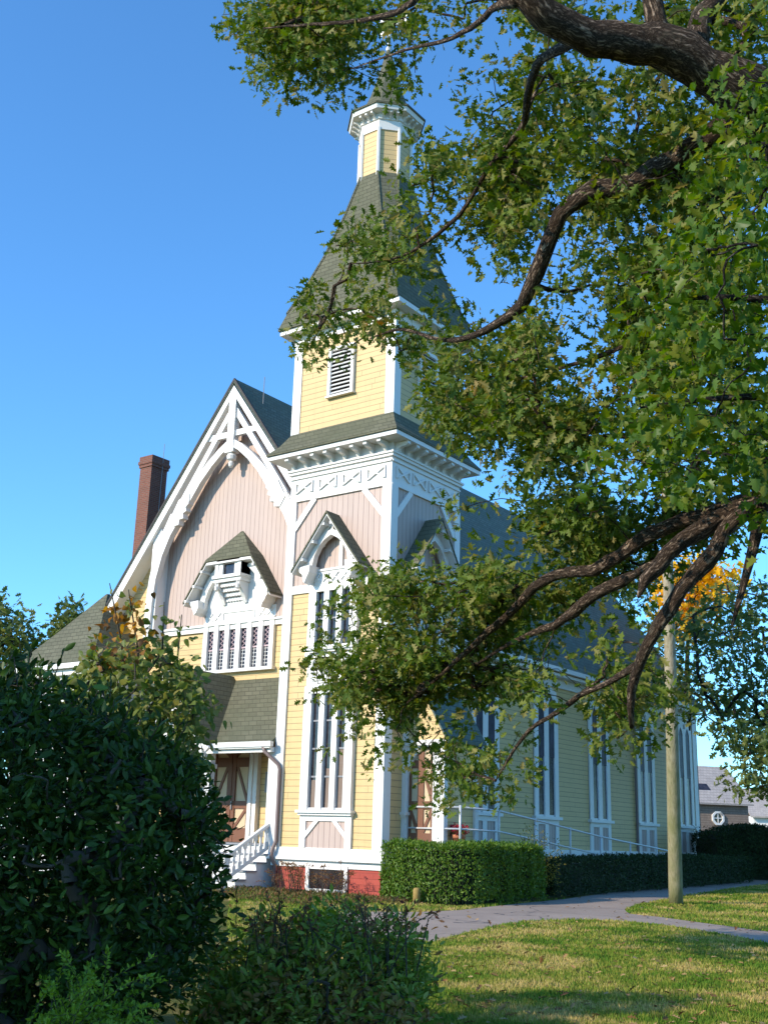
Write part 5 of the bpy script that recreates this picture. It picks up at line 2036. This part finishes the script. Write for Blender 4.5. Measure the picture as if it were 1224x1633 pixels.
BARNW = shingles('weathered_grey_shingles', (0.32, 0.25, 0.2), (0.25, 0.19, 0.155), .16, .14, (0.22, 0.17, 0.14))
BARNR = shingles('pale_roof_shingles', (0.5, 0.44, 0.4), (0.4, 0.355, 0.33), .2, .35, (0.36, 0.32, 0.3))
t = thing('barn', 'grey shingled barn with a white octagonal window far right behind the church', 'barn', BT(2.5, -3, 0))
m = MB(BT)
m.box(-6, 5.35, -6, 0, -.3, 4.0)
m._add([BT(5.35, 0, 4.0), BT(5.35, -6, 4.0), BT(5.35, -3, 6.4), BT(5.2, 0, 4.0), BT(5.2, -6, 4.0), BT(5.2, -3, 6.4)], [(0, 1, 2), (5, 4, 3), (0, 3, 4, 1), (1, 4, 5, 2), (2, 5, 3, 0)])
m.build('wall', BARNW, t)
m = MB()
for s in (0, -6):
    e = .35 if s == 0 else -.35
    m.slab([BT(-6.3, -3, 6.75), BT(5.6, -3, 6.75), BT(5.6, s + e, 4.05), BT(-6.3, s + e, 4.05)], .12)
rf = m.build('roof', BARNR, t)
m = MB()
m.slab([BT(1.9, -1.55, 5.58), BT(3.0, -1.55, 5.58), BT(3.0, -.75, 4.94), BT(1.9, -.75, 4.94)], .1)
m.build('skylight', GLASS, rf)
m = MB()
cx_, cz_ = 2.95, 3.05
oc = [(cx_ + .42 * math.cos(math.pi / 8 + i * math.pi / 4), cz_ + .42 * math.sin(math.pi / 8 + i * math.pi / 4)) for i in range(8)]
oi = [(cx_ + .28 * math.cos(math.pi / 8 + i * math.pi / 4), cz_ + .28 * math.sin(math.pi / 8 + i * math.pi / 4)) for i in range(8)]
m.T = BT
m.band(oc + [oc[0], oc[1]], .15, .0, .1)
m.bar((cx_ - .3, cz_), (cx_ + .3, cz_), .05, .0, .06)
m.bar((cx_, cz_ - .3), (cx_, cz_ + .3), .05, .0, .06)
wdw = m.build('window', WHITE, t)
m = MB(BT)
m.poly(oi, -.02, .02)
m.build('pane', GLASS, wdw)
m = MB()
m.slab([BT(.8, 2.2, .9), BT(4.8, 2.2, .9), BT(4.8, .05, 1.55), BT(.8, .05, 1.55)], .1)
m.build('lean_to_roof', BARNR, t)

# --- white fence and a pale house at the right edge
F0, F1 = W(1168, 1382, 56), W(1300, 1376, 60)
t = thing('white_fence', 'white board fence at the right edge beyond the yew bush', 'fence', (F0[0], F0[1], zg(F0[0], F0[1])))
dv = (F1 - F0)[:2]
Lf = np.hypot(*dv)
dv = dv / Lf
nv = np.array([-dv[1], dv[0]])
FT_ = lambda a, n_, z: (F0[0] + dv[0] * a + nv[0] * n_, F0[1] + dv[1] * a + nv[1] * n_, zg(F0[0], F0[1]) + z)
m = MB(FT_)
k = int(Lf / .17)
for i in range(k):
    m.box(i * .17, i * .17 + .155, 0, .025, .08, 1.75 + .02 * (i % 3))
m.box(0, Lf, .026, .07, .4, .5)
m.box(0, Lf, .026, .07, 1.4, 1.5)
m.build('board_panel', WHITE, t)
for i in range(4):
    m = MB(FT_)
    a = i * Lf / 3
    m.box(a - .06, a + .06, .072, .18, -.1, 1.85)
    m.build('post', WHITE, t)
H0 = W(1212, 1340, 110)
t = thing('white_house', 'white house with a grey roof glimpsed at the far right edge', 'house', (H0[0], H0[1], zg(H0[0], H0[1])))
HT = lambda a, n_, z: (H0[0] + RH[0] * a + FH[0] * n_, H0[1] + RH[1] * a + FH[1] * n_, zg(H0[0], H0[1]) + z)
m = MB(HT)
m.box(-.6, 9, 0, 7, -.2, 4.2)
m.build('wall', WHITE, t)
m = MB()
m.slab([HT(-1, -.5, 4.2), HT(9.5, -.5, 4.2), HT(9.5, 3.5, 7), HT(-1, 3.5, 7)], .15)
m.slab([HT(-1, 7.5, 4.2), HT(9.5, 7.5, 4.2), HT(9.5, 3.5, 7), HT(-1, 3.5, 7)], .15)
m.build('roof', BARNR, t)
for a in (.4, 2.2, 4.0):
    m = MB(HT)
    m.box(a, a + .9, -.03, .02, 1.4, 2.9)
    m.build('window', GLASS, t)
